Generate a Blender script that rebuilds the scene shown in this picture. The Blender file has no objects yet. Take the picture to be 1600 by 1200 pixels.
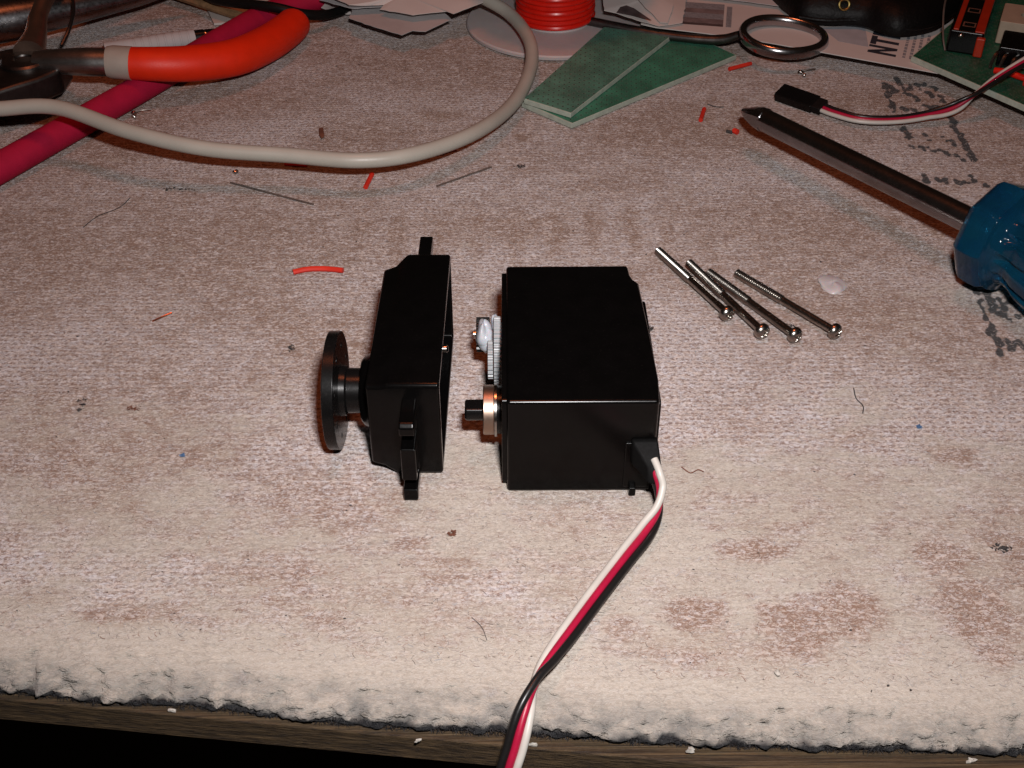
import bpy, bmesh, math, random
import numpy as np
from mathutils import Vector, Matrix

# ------------------------------------------------------------------ camera, world, lamps, exposure
S = 0.001                                   # everything below is written in millimetres
scene = bpy.context.scene
C = scene.collection
cam_d = bpy.data.cameras.new('camera'); cam = bpy.data.objects.new('camera', cam_d); C.objects.link(cam)
cam.location = (0.23*S, -152.64*S, 145.28*S)
cam.rotation_euler = (math.radians(51.469), math.radians(0.142), math.radians(-0.355))
cam_d.sensor_width = 36.0; cam_d.lens = 36.0*1900/1600
cam_d.clip_start = 0.005; cam_d.clip_end = 20
scene.camera = cam

world = bpy.data.worlds.new('World'); scene.world = world; world.use_nodes = True
bgn = world.node_tree.nodes['Background']
bgn.inputs['Color'].default_value = (1.0, 0.62, 0.42, 1); bgn.inputs['Strength'].default_value = 0.008

def area_lamp(name, loc, target, sx, sy, watts, col):
    d = bpy.data.lights.new(name, 'AREA'); d.shape = 'RECTANGLE'; d.size = sx*S; d.size_y = sy*S
    d.energy = watts; d.color = col
    o = bpy.data.objects.new(name, d); C.objects.link(o)
    o.location = Vector(loc)*S
    o.rotation_euler = (Vector(target)-Vector(loc)).to_track_quat('-Z', 'Y').to_euler()
    return o
# the flash beside the lens, and the warm bulb hanging over the bench
flash = area_lamp('camera_flash', (14.2, -129.0, 169.0), (6, 26, 0), 16, 8, 0.275, (1.0, 0.965, 0.96))
flash.data.spread = math.radians(125)
area_lamp('bench_lamp', (-30, 95, 640), (0, 60, 0), 110, 110, 0.58, (1.0, 0.22, 0.075))

vs = scene.view_settings
vs.view_transform = 'Standard'; vs.look = 'None'; vs.exposure = 0.0; vs.gamma = 1.0; vs.use_curve_mapping = False
scene.render.engine = 'CYCLES'

random.seed(7); rng = np.random.default_rng(11)

# ------------------------------------------------------------------ materials
def nt(name):
    m = bpy.data.materials.new(name); m.use_nodes = True
    t = m.node_tree; b = t.nodes['Principled BSDF']
    return m, t, b
def setin(b, k, v):
    if k in b.inputs: b.inputs[k].default_value = v
def coords(t, scale=(1, 1, 1), rot=(0, 0, 0)):
    tc = t.nodes.new('ShaderNodeTexCoord'); mp = t.nodes.new('ShaderNodeMapping')
    mp.inputs['Scale'].default_value = tuple(1000*s for s in scale); mp.inputs['Rotation'].default_value = rot
    t.links.new(tc.outputs['Object'], mp.inputs['Vector']); return mp.outputs['Vector']
def noise(t, vec, scale, detail=4, rough=.55):
    n = t.nodes.new('ShaderNodeTexNoise'); n.inputs['Scale'].default_value = scale
    n.inputs['Detail'].default_value = detail; n.inputs['Roughness'].default_value = rough
    t.links.new(vec, n.inputs['Vector']); return n.outputs['Fac']
def ramp(t, fac, a, b, ca=(0, 0, 0, 1), cb=(1, 1, 1, 1)):
    r = t.nodes.new('ShaderNodeValToRGB'); e = r.color_ramp.elements
    e[0].position = a; e[1].position = b; e[0].color = ca; e[1].color = cb
    t.links.new(fac, r.inputs['Fac']); return r.outputs['Color']
def mix(t, fac, a, b, mode='MIX'):
    n = t.nodes.new('ShaderNodeMix'); n.data_type = 'RGBA'; n.blend_type = mode
    for s, v in ((n.inputs[0], fac), (n.inputs[6], a), (n.inputs[7], b)):
        if hasattr(v, 'is_linked'): t.links.new(v, s)
        elif isinstance(v, (int, float)): s.default_value = v
        else: s.default_value = (*v, 1) if len(v) == 3 else v
    return n.outputs[2]
def math_(t, op, a, b=None):
    n = t.nodes.new('ShaderNodeMath'); n.operation = op
    for s, v in ((n.inputs[0], a), (n.inputs[1], b)):
        if v is None: continue
        if hasattr(v, 'is_linked'): t.links.new(v, s)
        else: s.default_value = v
    return n.outputs[0]
def bump(t, b, h, dist, strength=1.0):
    n = t.nodes.new('ShaderNodeBump'); n.inputs['Distance'].default_value = dist*S
    n.inputs['Strength'].default_value = strength
    t.links.new(h, n.inputs['Height']); t.links.new(n.outputs['Normal'], b.inputs['Normal'])
def M(name, col, rough, metal=0, var=.18, vscale=.25, bmp=0, bscale=3, dust=0, rvar=.12, coat=0, trans=0, spec=.5, sss=0):
    m, t, b = nt(name)
    v = coords(t)
    n1 = noise(t, v, vscale, 5); n2 = noise(t, v, vscale*9, 3)
    f = ramp(t, n1, .3, .7)
    lo = tuple(c*(1-var) for c in col); hi = tuple(min(1, c*(1+var)) for c in col)
    c = mix(t, f, lo, hi)
    if dust:
        d = ramp(t, n2, .62, .78)
        c = mix(t, math_(t, 'MULTIPLY', d, dust), c, (.32, .27, .24))
    t.links.new(c, b.inputs['Base Color'])
    r = t.nodes.new('ShaderNodeMapRange'); r.inputs['To Min'].default_value = max(.02, rough-rvar); r.inputs['To Max'].default_value = min(1, rough+rvar)
    t.links.new(n2, r.inputs['Value']); t.links.new(r.outputs[0], b.inputs['Roughness'])
    setin(b, 'Metallic', metal); setin(b, 'Coat Weight', coat); setin(b, 'Coat Roughness', .12)
    setin(b, 'Transmission Weight', trans); setin(b, 'Specular IOR Level', spec)
    if sss:
        setin(b, 'Subsurface Weight', sss); setin(b, 'Subsurface Scale', .0012)
    if bmp: bump(t, b, noise(t, v, bscale, 4), bmp)
    return m
black_case = M('black_case_plastic', (.0022, .002, .002), .21, bmp=.0012, bscale=2.5, dust=.014, rvar=.04, spec=.27)
black_gloss = M('black_gloss_plastic', (.005, .0047, .0047), .27, bmp=.002, bscale=2, dust=.02, rvar=.05, spec=.33)
black_rubber = M('black_rubber', (.006, .0056, .0056), .5, bmp=.006, dust=.04, spec=.25)
boot_rubber = M('matt_black_rubber', (.0035, .0033, .0033), .6, bmp=.004, dust=.02, spec=.1)
steel = M('bright_steel', (.58, .55, .52), .22, 1, var=.12, bmp=.004, bscale=2, rvar=.08)
screw_steel = M('nickel_screw', (.50, .47, .43), .25, 1, var=.2, rvar=.08)
dark_steel = M('dark_tool_steel', (.13, .12, .115), .42, 1, var=.3, bmp=.02, bscale=1.2)
chrome = M('worn_chrome', (.42, .41, .42), .22, 1, var=.2, vscale=.15, bmp=.002, bscale=.5, rvar=.04)
satin = M('satin_steel', (.52, .51, .50), .34, 1, var=.25, vscale=.2, bmp=.004, bscale=1, rvar=.06)
dark_chrome = M('dark_chrome', (.34, .34, .35), .30, 1, var=.3, vscale=.12, bmp=.006, bscale=.8)
copper = M('bronze_and_lamplit_steel', (.52, .38, .30), .42, 1, var=.12, rvar=.05)  # bearing bronze, and the painted lamp glow on the pliers shank
copper_wire = M('copper_wire', (.75, .36, .22), .3, 1)
tinned = M('tinned_lead', (.34, .30, .27), .45, .8)
gear_white = M('white_nylon_gear', (.36, .375, .39), .4, var=.1, sss=.1, bmp=.01)
grease = M('white_grease', (.52, .55, .60), .25, var=.12, vscale=.6, sss=.25, bmp=.05, bscale=.9)
wire_white = M('white_insulation', (.60, .57, .52), .4, var=.06)
wire_red = M('red_insulation', (.42, .009, .045), .38, var=.1)
wire_black = M('black_insulation', (.012, .011, .011), .33, var=.1)
cable_grey = M('grey_white_jacket', (.48, .45, .39), .42, var=.08, vscale=.08, dust=.12, bmp=.006, bscale=1)
orange_grip = M('orange_vinyl', (.86, .026, .002), .5, var=.06, bmp=.03, bscale=2.2, rvar=.08)
grey_collar = M('grey_vinyl', (.42, .37, .32), .55, var=.06)
crimson = M('crimson_rubber', (.43, .008, .045), .68, var=.1, bmp=.02, bscale=2, spec=.25)
red_wire = M('red_hookup_wire', (.72, .014, .006), .3, var=.06)
scrap_red = M('red_scrap_insulation', (.72, .035, .018), .45, var=.1)
spool_plastic = M('milky_spool_plastic', (.56, .50, .49), .4, var=.05, sss=.15)
paper = M('white_paper', (.66, .60, .57), .75, var=.06, vscale=.05, bmp=.01, bscale=1.2, spec=.2)
paper_grey = M('greyish_newsprint', (.55, .53, .53), .8, var=.08, vscale=.1, bmp=.01, spec=.2)
ink_print = M('dark_print', (.03, .032, .045), .6, var=.2, vscale=.5)
grey_print = M('grey_print', (.27, .27, .29), .7, var=.25, vscale=1.5)
pale_blue_print = M('pale_blue_print', (.44, .46, .50), .7, var=.1)
pink_print = M('brownish_print', (.22, .17, .17), .7, var=.3, vscale=.3)
brown_print = M('dark_brown_print', (.10, .07, .07), .7, var=.4, vscale=.3)
pouch_leather = M('black_leather', (.004, .0036, .0036), .5, bmp=.2, bscale=.7, dust=.03, spec=.2)
brass = M('brass', (.62, .45, .16), .3, 1)
orange_band = M('orange_band', (.40, .024, .004), .45, var=.1)
tan_plastic = M('tan_plastic', (.44, .36, .27), .5, var=.1)
wood_stick = M('brown_stick', (.30, .17, .085), .6, var=.3, vscale=.6)
wax = M('cloudy_wax', (.60, .56, .57), .35, var=.05, sss=.4)
soot = M('dark_lint', (.045, .042, .042), .9, var=.4)
rust = M('brown_crumb', (.16, .06, .035), .85, var=.4)
chip = M('white_chip', (.50, .47, .42), .6, var=.1, bmp=.05, bscale=1.5)
blue_bit = M('blue_crumb', (.08, .16, .30), .6)

def make_blue_handle():
    m, t, b = nt('blue_acetate')
    v = coords(t)
    c = mix(t, ramp(t, noise(t, v, .12, 3), .3, .7), (.008, .11, .27), (.014, .18, .32))
    t.links.new(c, b.inputs['Base Color'])
    setin(b, 'Roughness', .1); setin(b, 'Transmission Weight', .78); setin(b, 'IOR', 1.47)
    bump(t, b, noise(t, v, 1.2, 3), .012)
    return m
blue_handle = make_blue_handle()

def make_perf(name, rot, base, pad, pitch):
    m, t, b = nt(name)
    v = coords(t, (1, 1, 1), (0, 0, rot))
    sep = t.nodes.new('ShaderNodeSeparateXYZ'); t.links.new(v, sep.inputs[0])
    d = []
    for k in (0, 1):
        fr = math_(t, 'FRACT', math_(t, 'DIVIDE', sep.outputs[k], pitch))
        s_ = math_(t, 'SUBTRACT', fr, .5); d.append(math_(t, 'MULTIPLY', s_, s_))
    r2 = math_(t, 'ADD', d[0], d[1])
    dot = ramp(t, r2, .05, .075, (1, 1, 1, 1), (0, 0, 0, 1))
    hole = ramp(t, r2, .012, .02, (1, 1, 1, 1), (0, 0, 0, 1))
    f = ramp(t, noise(t, v, .18, 5), .35, .7)
    g = mix(t, f, tuple(c*.7 for c in base), tuple(c*1.35 for c in base))
    c = mix(t, math_(t, 'MULTIPLY', dot, .45), g, pad)
    c = mix(t, hole, c, (.01, .015, .012))
    dust = ramp(t, noise(t, v, 2.6, 4, .7), .50, .72)
    c = mix(t, math_(t, 'MULTIPLY', dust, .30), c, (.36, .37, .33))
    t.links.new(c, b.inputs['Base Color']); setin(b, 'Roughness', .5)
    bump(t, b, math_(t, 'MULTIPLY', hole, -1), .15)
    return m
perf_mid = make_perf('dusty_green_perfboard', math.radians(-41), (.08, .235, .17), (.18, .31, .245), 1.9)
perf_low = make_perf('green_perfboard', math.radians(-41), (.04, .205, .125), (.13, .28, .20), 1.9)
perf_right = make_perf('dark_green_perfboard', math.radians(56), (.006, .09, .045), (.08, .20, .12), 2.0)
board_edge = M('pale_board_edge', (.44, .48, .40), .7, var=.15, vscale=.6, bmp=.05, bscale=1.5)

def make_wood():
    m, t, b = nt('plywood_edge')
    v = coords(t, (.035, 1.1, 1.1)); v2 = coords(t, (.03, 2.2, 2.2))
    n1 = noise(t, v, 1.3, 6, .65); n2 = noise(t, v2, 1.2, 5, .7)
    c = mix(t, ramp(t, n1, .32, .68), (.028, .016, .007), (.125, .078, .036))
    c = mix(t, ramp(t, n2, .52, .62), c, (.025, .014, .007))
    t.links.new(c, b.inputs['Base Color']); setin(b, 'Roughness', .7)
    bump(t, b, math_(t, 'ADD', n1, n2), .35)
    return m
wood = make_wood()

def attr(t, name):
    a = t.nodes.new('ShaderNodeAttribute'); a.attribute_name = name; return a
def ridge(t, vec, scale, width, detail=2):
    # thin curling lines, like loose threads
    n = noise(t, vec, scale, detail, .5)
    d = math_(t, 'ABSOLUTE', math_(t, 'SUBTRACT', n, .5))
    return ramp(t, d, width*.25, width, (1, 1, 1, 1), (0, 0, 0, 1))
def make_felt():
    m, t, b = nt('worn_felt_mat')
    v = coords(t)
    fine = noise(t, coords(t, (1.0, 1.6, 1)), 1.7, 4, .7)
    soft = noise(t, coords(t, (.5, .8, 1), (0, 0, .2)), .5, 4, .6)
    hue = noise(t, coords(t, (.8, 1.3, 1)), 1.0, 3, .6)
    r1 = ridge(t, coords(t, (.55, 1.25, 1), (0, 0, .16)), .85, .050)
    r2 = ridge(t, coords(t, (.65, 1.2, 1), (0, 0, -.25)), 1.35, .060)
    r3 = ridge(t, coords(t, (.6, 1.5, 1), (0, 0, .05)), .55, .030)
    worn = attr(t, 'worn').outputs['Fac']; st = attr(t, 'stain').outputs['Fac']
    # woven rows: short loops side by side, row by row, pushed about by noise
    wn = t.nodes.new('ShaderNodeTexNoise'); wn.inputs['Scale'].default_value = .45; wn.inputs['Detail'].default_value = 3
    t.links.new(v, wn.inputs['Vector'])
    wc = t.nodes.new('ShaderNodeVectorMath'); wc.operation = 'MULTIPLY_ADD'; wc.inputs[1].default_value = (3.0, 1.7, 0)
    t.links.new(wn.outputs['Color'], wc.inputs[0]); t.links.new(v, wc.inputs[2])
    sp_ = t.nodes.new('ShaderNodeSeparateXYZ'); t.links.new(wc.outputs[0], sp_.inputs[0])
    yr = math_(t, 'DIVIDE', sp_.outputs[1], 1.3); fy = math_(t, 'FRACT', yr); row = math_(t, 'FLOOR', yr)
    wnz = t.nodes.new('ShaderNodeTexWhiteNoise'); wnz.noise_dimensions = '1D'; t.links.new(row, wnz.inputs['W'])
    xr = math_(t, 'ADD', math_(t, 'DIVIDE', sp_.outputs[0], 1.5), math_(t, 'MULTIPLY', wnz.outputs['Value'], 3.0)); fx = math_(t, 'FRACT', xr)
    def para(f):
        q = math_(t, 'SUBTRACT', math_(t, 'MULTIPLY', f, 2.0), 1.0); return math_(t, 'SUBTRACT', 1.0, math_(t, 'MULTIPLY', q, q))
    loop = math_(t, 'MULTIPLY', para(fy), math_(t, 'ADD', .35, math_(t, 'MULTIPLY', para(fx), .65)))
    # fuzzy cream top layer
    cream = mix(t, ramp(t, soft, .3, .7), (.50, .445, .375), (.58, .525, .445))
    cream = mix(t, math_(t, 'MULTIPLY', ramp(t, fine, .40, .30), .35), cream, (.33, .28, .24))
    # weave showing where the fuzz is gone
    wv = mix(t, ramp(t, hue, .40, .60), (.575, .48, .435), (.59, .555, .57))
    rowp = math_(t, 'ADD', math_(t, 'MULTIPLY', loop, .20), math_(t, 'MULTIPLY', para(fy), .09))
    gap = ramp(t, math_(t, 'ADD', rowp, math_(t, 'MULTIPLY', fine, 1.15)), .83, .50)
    wv = mix(t, math_(t, 'MULTIPLY', gap, .88), wv, (.19, .108, .082))
    wv = mix(t, math_(t, 'MULTIPLY', ramp(t, fine, .58, .68), .6), wv, (.62, .58, .57))
    wv = mix(t, math_(t, 'MULTIPLY', r2, .40), wv, (.215, .12, .088))
    patch = noise(t, coords(t, (.5, .9, 1)), .16, 4, .65)
    wsum = math_(t, 'ADD', worn, math_(t, 'MULTIPLY', math_(t, 'SUBTRACT', soft, .5), 1.3))
    wsum = math_(t, 'ADD', wsum, math_(t, 'MULTIPLY', math_(t, 'SUBTRACT', patch, .5), 1.5))
    wm = ramp(t, wsum, .22, .80, (.16, .16, .16, 1), (1, 1, 1, 1))
    c = mix(t, wm, cream, wv)
    c = mix(t, math_(t, 'MULTIPLY', ramp(t, st, .25, 1.0), .30), c, (.40, .265, .19))
    # brown stain sitting in the threads
    lines = math_(t, 'MAXIMUM', r1, r2)
    bs = math_(t, 'ADD', math_(t, 'MULTIPLY', lines, .75), math_(t, 'MULTIPLY', ramp(t, soft, .42, .62), .38))
    stn = math_(t, 'ADD', st, math_(t, 'MULTIPLY', math_(t, 'SUBTRACT', soft, .5), .9))
    bs = math_(t, 'MULTIPLY', bs, ramp(t, stn, .12, .95))
    bs = math_(t, 'MINIMUM', bs, .82)
    c = mix(t, bs, c, (.215, .118, .072))
    c = mix(t, math_(t, 'MULTIPLY', r3, .22), c, (.12, .09, .08))
    gr = attr(t, 'grime_vignette').outputs['Fac']  # dirt on the front roll, with flash falloff painted in
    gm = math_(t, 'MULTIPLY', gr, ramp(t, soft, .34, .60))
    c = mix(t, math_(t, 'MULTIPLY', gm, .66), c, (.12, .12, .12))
    ik = attr(t, 'ink').outputs['Fac']
    brk = math_(t, 'ADD', math_(t, 'MULTIPLY', fine, .55), math_(t, 'MULTIPLY', noise(t, v, .75, 2), .75))
    im = ramp(t, math_(t, 'SUBTRACT', math_(t, 'MULTIPLY', ik, 1.40), brk), .0, .36)
    c = mix(t, math_(t, 'MULTIPLY', im, .95), c, (.016, .016, .018))
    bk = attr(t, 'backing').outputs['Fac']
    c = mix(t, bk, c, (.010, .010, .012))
    t.links.new(c, b.inputs['Base Color'])
    setin(b, 'Roughness', .95); setin(b, 'Specular IOR Level', .12); setin(b, 'Diffuse Roughness', 1.0)
    setin(b, 'Sheen Weight', .2); setin(b, 'Sheen Roughness', .6)
    h = math_(t, 'ADD', fine, math_(t, 'MULTIPLY', soft, .9))
    h = math_(t, 'SUBTRACT', h, math_(t, 'MULTIPLY', lines, .25))
    h = math_(t, 'ADD', h, math_(t, 'MULTIPLY', math_(t, 'MULTIPLY', loop, wm), .35))
    bump(t, b, h, .45, .9)
    return m
felt = make_felt()
def make_fibre():
    m, t, b = nt('loose_fibre')
    a = attr(t, 'tint'); t.links.new(a.outputs['Color'], b.inputs['Base Color'])
    setin(b, 'Roughness', .8); setin(b, 'Specular IOR Level', .2)
    return m
fibre_mat = make_fibre()

# ------------------------------------------------------------------ mesh helpers (mm in, metres out)
def catmull(pts, n=8):
    P = [Vector(p) for p in pts]; P = [2*P[0]-P[1]] + P + [2*P[-1]-P[-2]]; out = []
    for i in range(1, len(P)-2):
        a, b, c, d = P[i-1:i+3]
        for k in range(n):
            u = k/n
            out.append(.5*((2*b)+(c-a)*u+(2*a-5*b+4*c-d)*u*u+(3*b-a-3*c+d)*u**3))
    out.append(P[-2]); return out
def lerp_list(vals, n):
    out = []
    for i in range(len(vals)-1):
        for k in range(n): out.append(vals[i]+(vals[i+1]-vals[i])*k/n)
    out.append(vals[-1]); return out
class MB:
    def __init__(s): s.v = []; s.f = []; s.s = []
    def add(s, vs_, fs, smooth=False):
        o = len(s.v); s.v += [Vector(p) for p in vs_]
        for f in fs: s.f.append(tuple(i+o for i in f)); s.s.append(smooth)
        return s
    def box(s, c, d, rz=0, mat=None):
        x, y, z = (k/2 for k in d)
        R = Matrix.Rotation(rz, 3, 'Z') if mat is None else mat
        p = [Vector(c)+R @ Vector((sx*x, sy*y, sz*z)) for sz in (-1, 1) for sx, sy in ((-1, -1), (1, -1), (1, 1), (-1, 1))]
        return s.add(p, [(3, 2, 1, 0), (4, 5, 6, 7), (0, 1, 5, 4), (1, 2, 6, 5), (2, 3, 7, 6), (3, 0, 4, 7)])
    def loft(s, rings, smooth=False, cap0=True, cap1=True):
        n = len(rings[0]); vs_ = [p for r in rings for p in r]; fs = []
        for i in range(len(rings)-1):
            for j in range(n):
                a = i*n+j; b = i*n+(j+1) % n; fs.append((a, b, b+n, a+n))
        s.add(vs_, fs, smooth)
        o = len(s.v)-len(vs_)
        if cap0: s.f.append(tuple(o+i for i in reversed(range(n)))); s.s.append(False)
        if cap1: s.f.append(tuple(o+(len(rings)-1)*n+i for i in range(n))); s.s.append(False)
        return s
    def tube(s, path, r, seg=10, squash=1.0, caps=True):
        P = [Vector(p) for p in path]
        R = r if isinstance(r, (list, tuple)) else [r]*len(P)
        t0 = (P[1]-P[0]).normalized()
        up = Vector((0, 0, 1)) if abs(t0.z) < .9 else Vector((0, 1, 0))
        a = t0.cross(up).normalized(); rings = []
        for i, p in enumerate(P):
            t = (P[min(i+1, len(P)-1)]-P[max(i-1, 0)]).normalized()
            a = (a-t*a.dot(t)).normalized(); b = t.cross(a)
            rings.append([p+a*(R[i]*math.cos(2*math.pi*k/seg))+b*(R[i]*squash*math.sin(2*math.pi*k/seg)) for k in range(seg)])
        return s.loft(rings, True, caps, caps)
    def lathe(s, prof, o, axis, seg=24, fl=None, caps=True):
        ax = Vector(axis).normalized(); up = Vector((0, 0, 1)) if abs(ax.z) < .9 else Vector((0, 1, 0))
        a = ax.cross(up).normalized(); b = ax.cross(a); rings = []
        for t, r in prof:
            rings.append([Vector(o)+ax*t+(a*math.cos(2*math.pi*k/seg)+b*math.sin(2*math.pi*k/seg))*(r*(fl(t, 2*math.pi*k/seg) if fl else 1)) for k in range(seg)])
        return s.loft(rings, True, caps, caps)
    def prism(s, poly, z0, z1):
        n = len(poly)
        g = lambda z, p: z(p) if callable(z) else z
        vs_ = [(p[0], p[1], g(z0, p)) for p in poly]+[(p[0], p[1], g(z1, p)) for p in poly]
        return s.add(vs_, [tuple(reversed(range(n))), tuple(range(n, 2*n))]+[(i, (i+1) % n, n+(i+1) % n, n+i) for i in range(n)])
    def holed(s, outer, holes, f, t0, t1):
        # a plate with real through holes; f maps (u, v, t) to a point
        bm = bmesh.new(); ed = []
        for loop in [outer]+holes:
            vv = [bm.verts.new((p[0], p[1], 0)) for p in loop]
            ed += [bm.edges.new((vv[i], vv[(i+1) % len(vv)])) for i in range(len(vv))]
        bmesh.ops.triangle_fill(bm, use_beauty=True, edges=ed)
        bm.verts.ensure_lookup_table(); bm.verts.index_update()
        tri = [tuple(v.index for v in fc.verts) for fc in bm.faces]
        co = [(v.co.x, v.co.y) for v in bm.verts]; n = len(co)
        el = [tuple(v.index for v in e.verts) for e in bm.edges if len(e.link_faces) == 1]
        bm.free()
        s.add([f(u, v, t0) for u, v in co]+[f(u, v, t1) for u, v in co],
              [t for t in tri]+[tuple(n+i for i in reversed(t)) for t in tri]+[(a, b, n+b, n+a) for a, b in el])
        return s
    def build(s, name, mat, parent=None, org=(0, 0, 0), bevel=0, label=None, seg=2):
        o3 = Vector(org); me = bpy.data.meshes.new(name)
        me.from_pydata([tuple((p-o3)*S) for p in s.v], [], s.f)
        me.polygons.foreach_set('use_smooth', s.s)
        bm = bmesh.new(); bm.from_mesh(me); bmesh.ops.recalc_face_normals(bm, faces=bm.faces)
        bm.to_mesh(me); bm.free()
        me.materials.append(mat); me.update()
        o = bpy.data.objects.new(name, me); C.objects.link(o)
        if parent is not None: o.parent = parent
        else: o.location = o3*S
        if bevel:
            b = o.modifiers.new('bevel', 'BEVEL'); b.width = bevel*S; b.segments = seg; b.limit_method = 'ANGLE'
            b.angle_limit = math.radians(35); b.harden_normals = True
            me.polygons.foreach_set('use_smooth', [True]*len(me.polygons))
        else: me.set_sharp_from_angle(angle=math.radians(38))
        if label: o['label'] = label
        return o
def tag(o, label, cat, group=None):
    o['label'] = label; o['category'] = cat
    if group: o['group'] = group
    return o
def thing(name, label, cat, loc=(0, 0, 0), rz=0, group=None):
    o = bpy.data.objects.new(name, None); C.objects.link(o); o.empty_display_size = .01
    o.location = Vector(loc)*S; o.rotation_euler = (0, 0, rz); return tag(o, label, cat, group)
def circ(cx, cy, r, n=24, a0=0): return [(cx+r*math.cos(a0+2*math.pi*k/n), cy+r*math.sin(a0+2*math.pi*k/n)) for k in range(n)]
def rrect(x0, x1, y0, y1, r, n=4):
    out = []
    for cx, cy, a in ((x1-r, y1-r, 0), (x0+r, y1-r, 90), (x0+r, y0+r, 180), (x1-r, y0+r, 270)):
        for k in range(n+1):
            t = math.radians(a+90*k/n); out.append((cx+r*math.cos(t), cy+r*math.sin(t)))
    return out
# value noise on arrays
_tab = rng.random((256, 256))
def vnoise(x, y, sd=0):
    x = np.asarray(x)+sd*17.3; y = np.asarray(y)+sd*9.1
    xi = np.floor(x).astype(int); yi = np.floor(y).astype(int); fx = x-xi; fy = y-yi
    fx = fx*fx*(3-2*fx); fy = fy*fy*(3-2*fy)
    g = lambda a, b: _tab[a % 256, b % 256]
    return (g(xi, yi)*(1-fx)+g(xi+1, yi)*fx)*(1-fy)+(g(xi, yi+1)*(1-fx)+g(xi+1, yi+1)*fx)*fy
def fbm(x, y, o=4, sd=0):
    t = 0; a = .5; k = 1
    for i in range(o): t = t+a*(vnoise(x*k, y*k, sd+i)-.5); a *= .5; k *= 2.03
    return t

# ------------------------------------------------------------------ setting: floor, bench board, felt mat
EDGE = [(-340, -14), (-150, -31), (-77.0, -37.3), (-62.0, -39.3), (-47.4, -39.9), (-34.6, -42.0), (-21.9, -43.7), (-8.9, -44.8), (5.2, -45.7), (19.1, -47.2), (37.6, -48.1), (53.7, -48.7), (74.3, -49.5), (150, -56), (340, -72)]
ex, ey = zip(*EDGE)
def edge_y(x):
    return np.interp(x, ex, ey)+.9*fbm(x*.16, x*0+3.3, 3, 2)+.7*fbm(x*.6, x*0+7.7, 3, 5)
INK = [(105.3,162.9,105.1,156.4),(104.5,155.6,103.7,146.2),(109.9,167.1,109.9,156.8),(111.9,161.6,111.8,160.0),(107.2,160.9,107.1,158.0),(114.0,162.8,114.6,160.0),(116.5,163.6,116.6,161.6),(118.3,161.1,118.9,158.3),(111.5,155.5,111.9,152.0),(116.1,157.1,116.0,154.7),(118.4,155.9,118.6,151.5),(106.7,147.7,107.0,147.0),(109.1,147.7,109.5,146.6),(113.1,149.2,113.9,148.4),(115.5,149.2,115.8,148.4),(117.7,141.9,117.6,139.3),(103.5,136.5,104.3,133.3),(103.3,131.5,104.4,131.1),(108.1,132.2,108.6,130.4),(112.6,131.0,113.1,128.9),(114.7,129.9,114.7,127.1),(103.1,126.2,104.0,124.8),(105.7,126.2,106.3,124.1),(107.6,125.5,108.3,123.8),(109.5,124.1,110.8,123.0),(111.5,121.7,112.8,120.7),(113.8,120.6,114.5,118.6),(117.1,136.4,117.4,129.6),(117.2,127.8,116.9,118.3),(102.3,111.9,102.3,108.4),(104.6,109.9,105.0,108.7),(106.6,109.0,106.4,107.7),(108.8,108.9,109.5,107.7),(111.3,108.0,112.0,107.0),(113.7,110.8,113.9,108.9),(115.6,107.3,115.7,105.7),(99.0,63.1,99.4,60.7),(99.2,57.3,98.9,52.2),(101.7,59.9,101.6,55.9),(101.2,53.6,101.6,52.4),(103.8,57.8,103.8,54.5),(102.9,51.7,103.7,49.9),(98.9,50.4,98.7,48.4),(98.4,47.3,98.2,43.3),(98.9,42.9,98.8,42.2),(100.7,43.3,100.4,39.9),(102.6,42.4,103.0,41.1),(106.1,57.5,106.3,56.8),(108.1,57.5,108.0,55.6),(105.7,51.9,105.7,50.6),(98.2,40.3,97.8,38.9)]
STAIN = [(40.5,-14.3,6.3,2.6,1.00),(44.7,-30.4,6.9,5.8,1.00),(53.4,-26.7,6.0,6.0,1.00),(29.4,-27.7,5.0,3.9,1.00),(17.3,-30.2,2.9,3.2,0.80),(73.3,-26.8,7.0,8.0,1.00),(70.4,-15.9,5.2,4.3,0.90),(73.5,-35.6,2.9,3.7,0.90),(45.7,-8.4,6.4,1.8,0.60),(-38.5,-17.8,12.4,5.7,0.60),(-58.9,-27.0,8.9,3.3,0.70),(-9.6,-18.1,7.2,4.2,0.60),(-16.1,-12.3,4.2,1.8,0.70),(-34.3,50.1,3.7,1.8,1.00),(-17.0,144.6,6.8,3.0,0.80),(79.7,8.9,4.0,3.5,0.90),(62.6,14.3,7.0,3.2,0.50),(13.0,181.3,5.6,4.5,0.70),(-101.8,112.5,1.3,5.9,0.90),(61.8,89.6,8.8,5.8,0.60),(44.7,94.1,11.9,4.4,0.50),(-63.9,83.9,16.0,8.4,0.45),(-88.4,95.5,18.0,6.0,0.40),(100.8,102.5,9.2,4.6,0.40),(-35.3,103.9,9.2,4.3,0.50),(4.9,133.3,3.3,2.9,0.70),(88.2,71.7,12.6,5.2,0.40),(17.0,-5.2,4.3,2.2,0.50),(36.1,-8.4,5.4,1.5,0.50),(64.6,-10.1,4.3,3.0,0.50),(-74.0,-23.0,6.1,2.7,0.40),(-42.3,179.7,7.4,6.3,0.50),(-51.6,164.8,8.9,5.0,0.40)]
def mat_height(x, y):
    return -.30+.55*fbm(x*.035, y*.035, 3, 1)+.45*fbm(x*.22, y*.34, 3, 4)+.28*fbm(x*.75, y*1.1, 2, 8)
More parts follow.
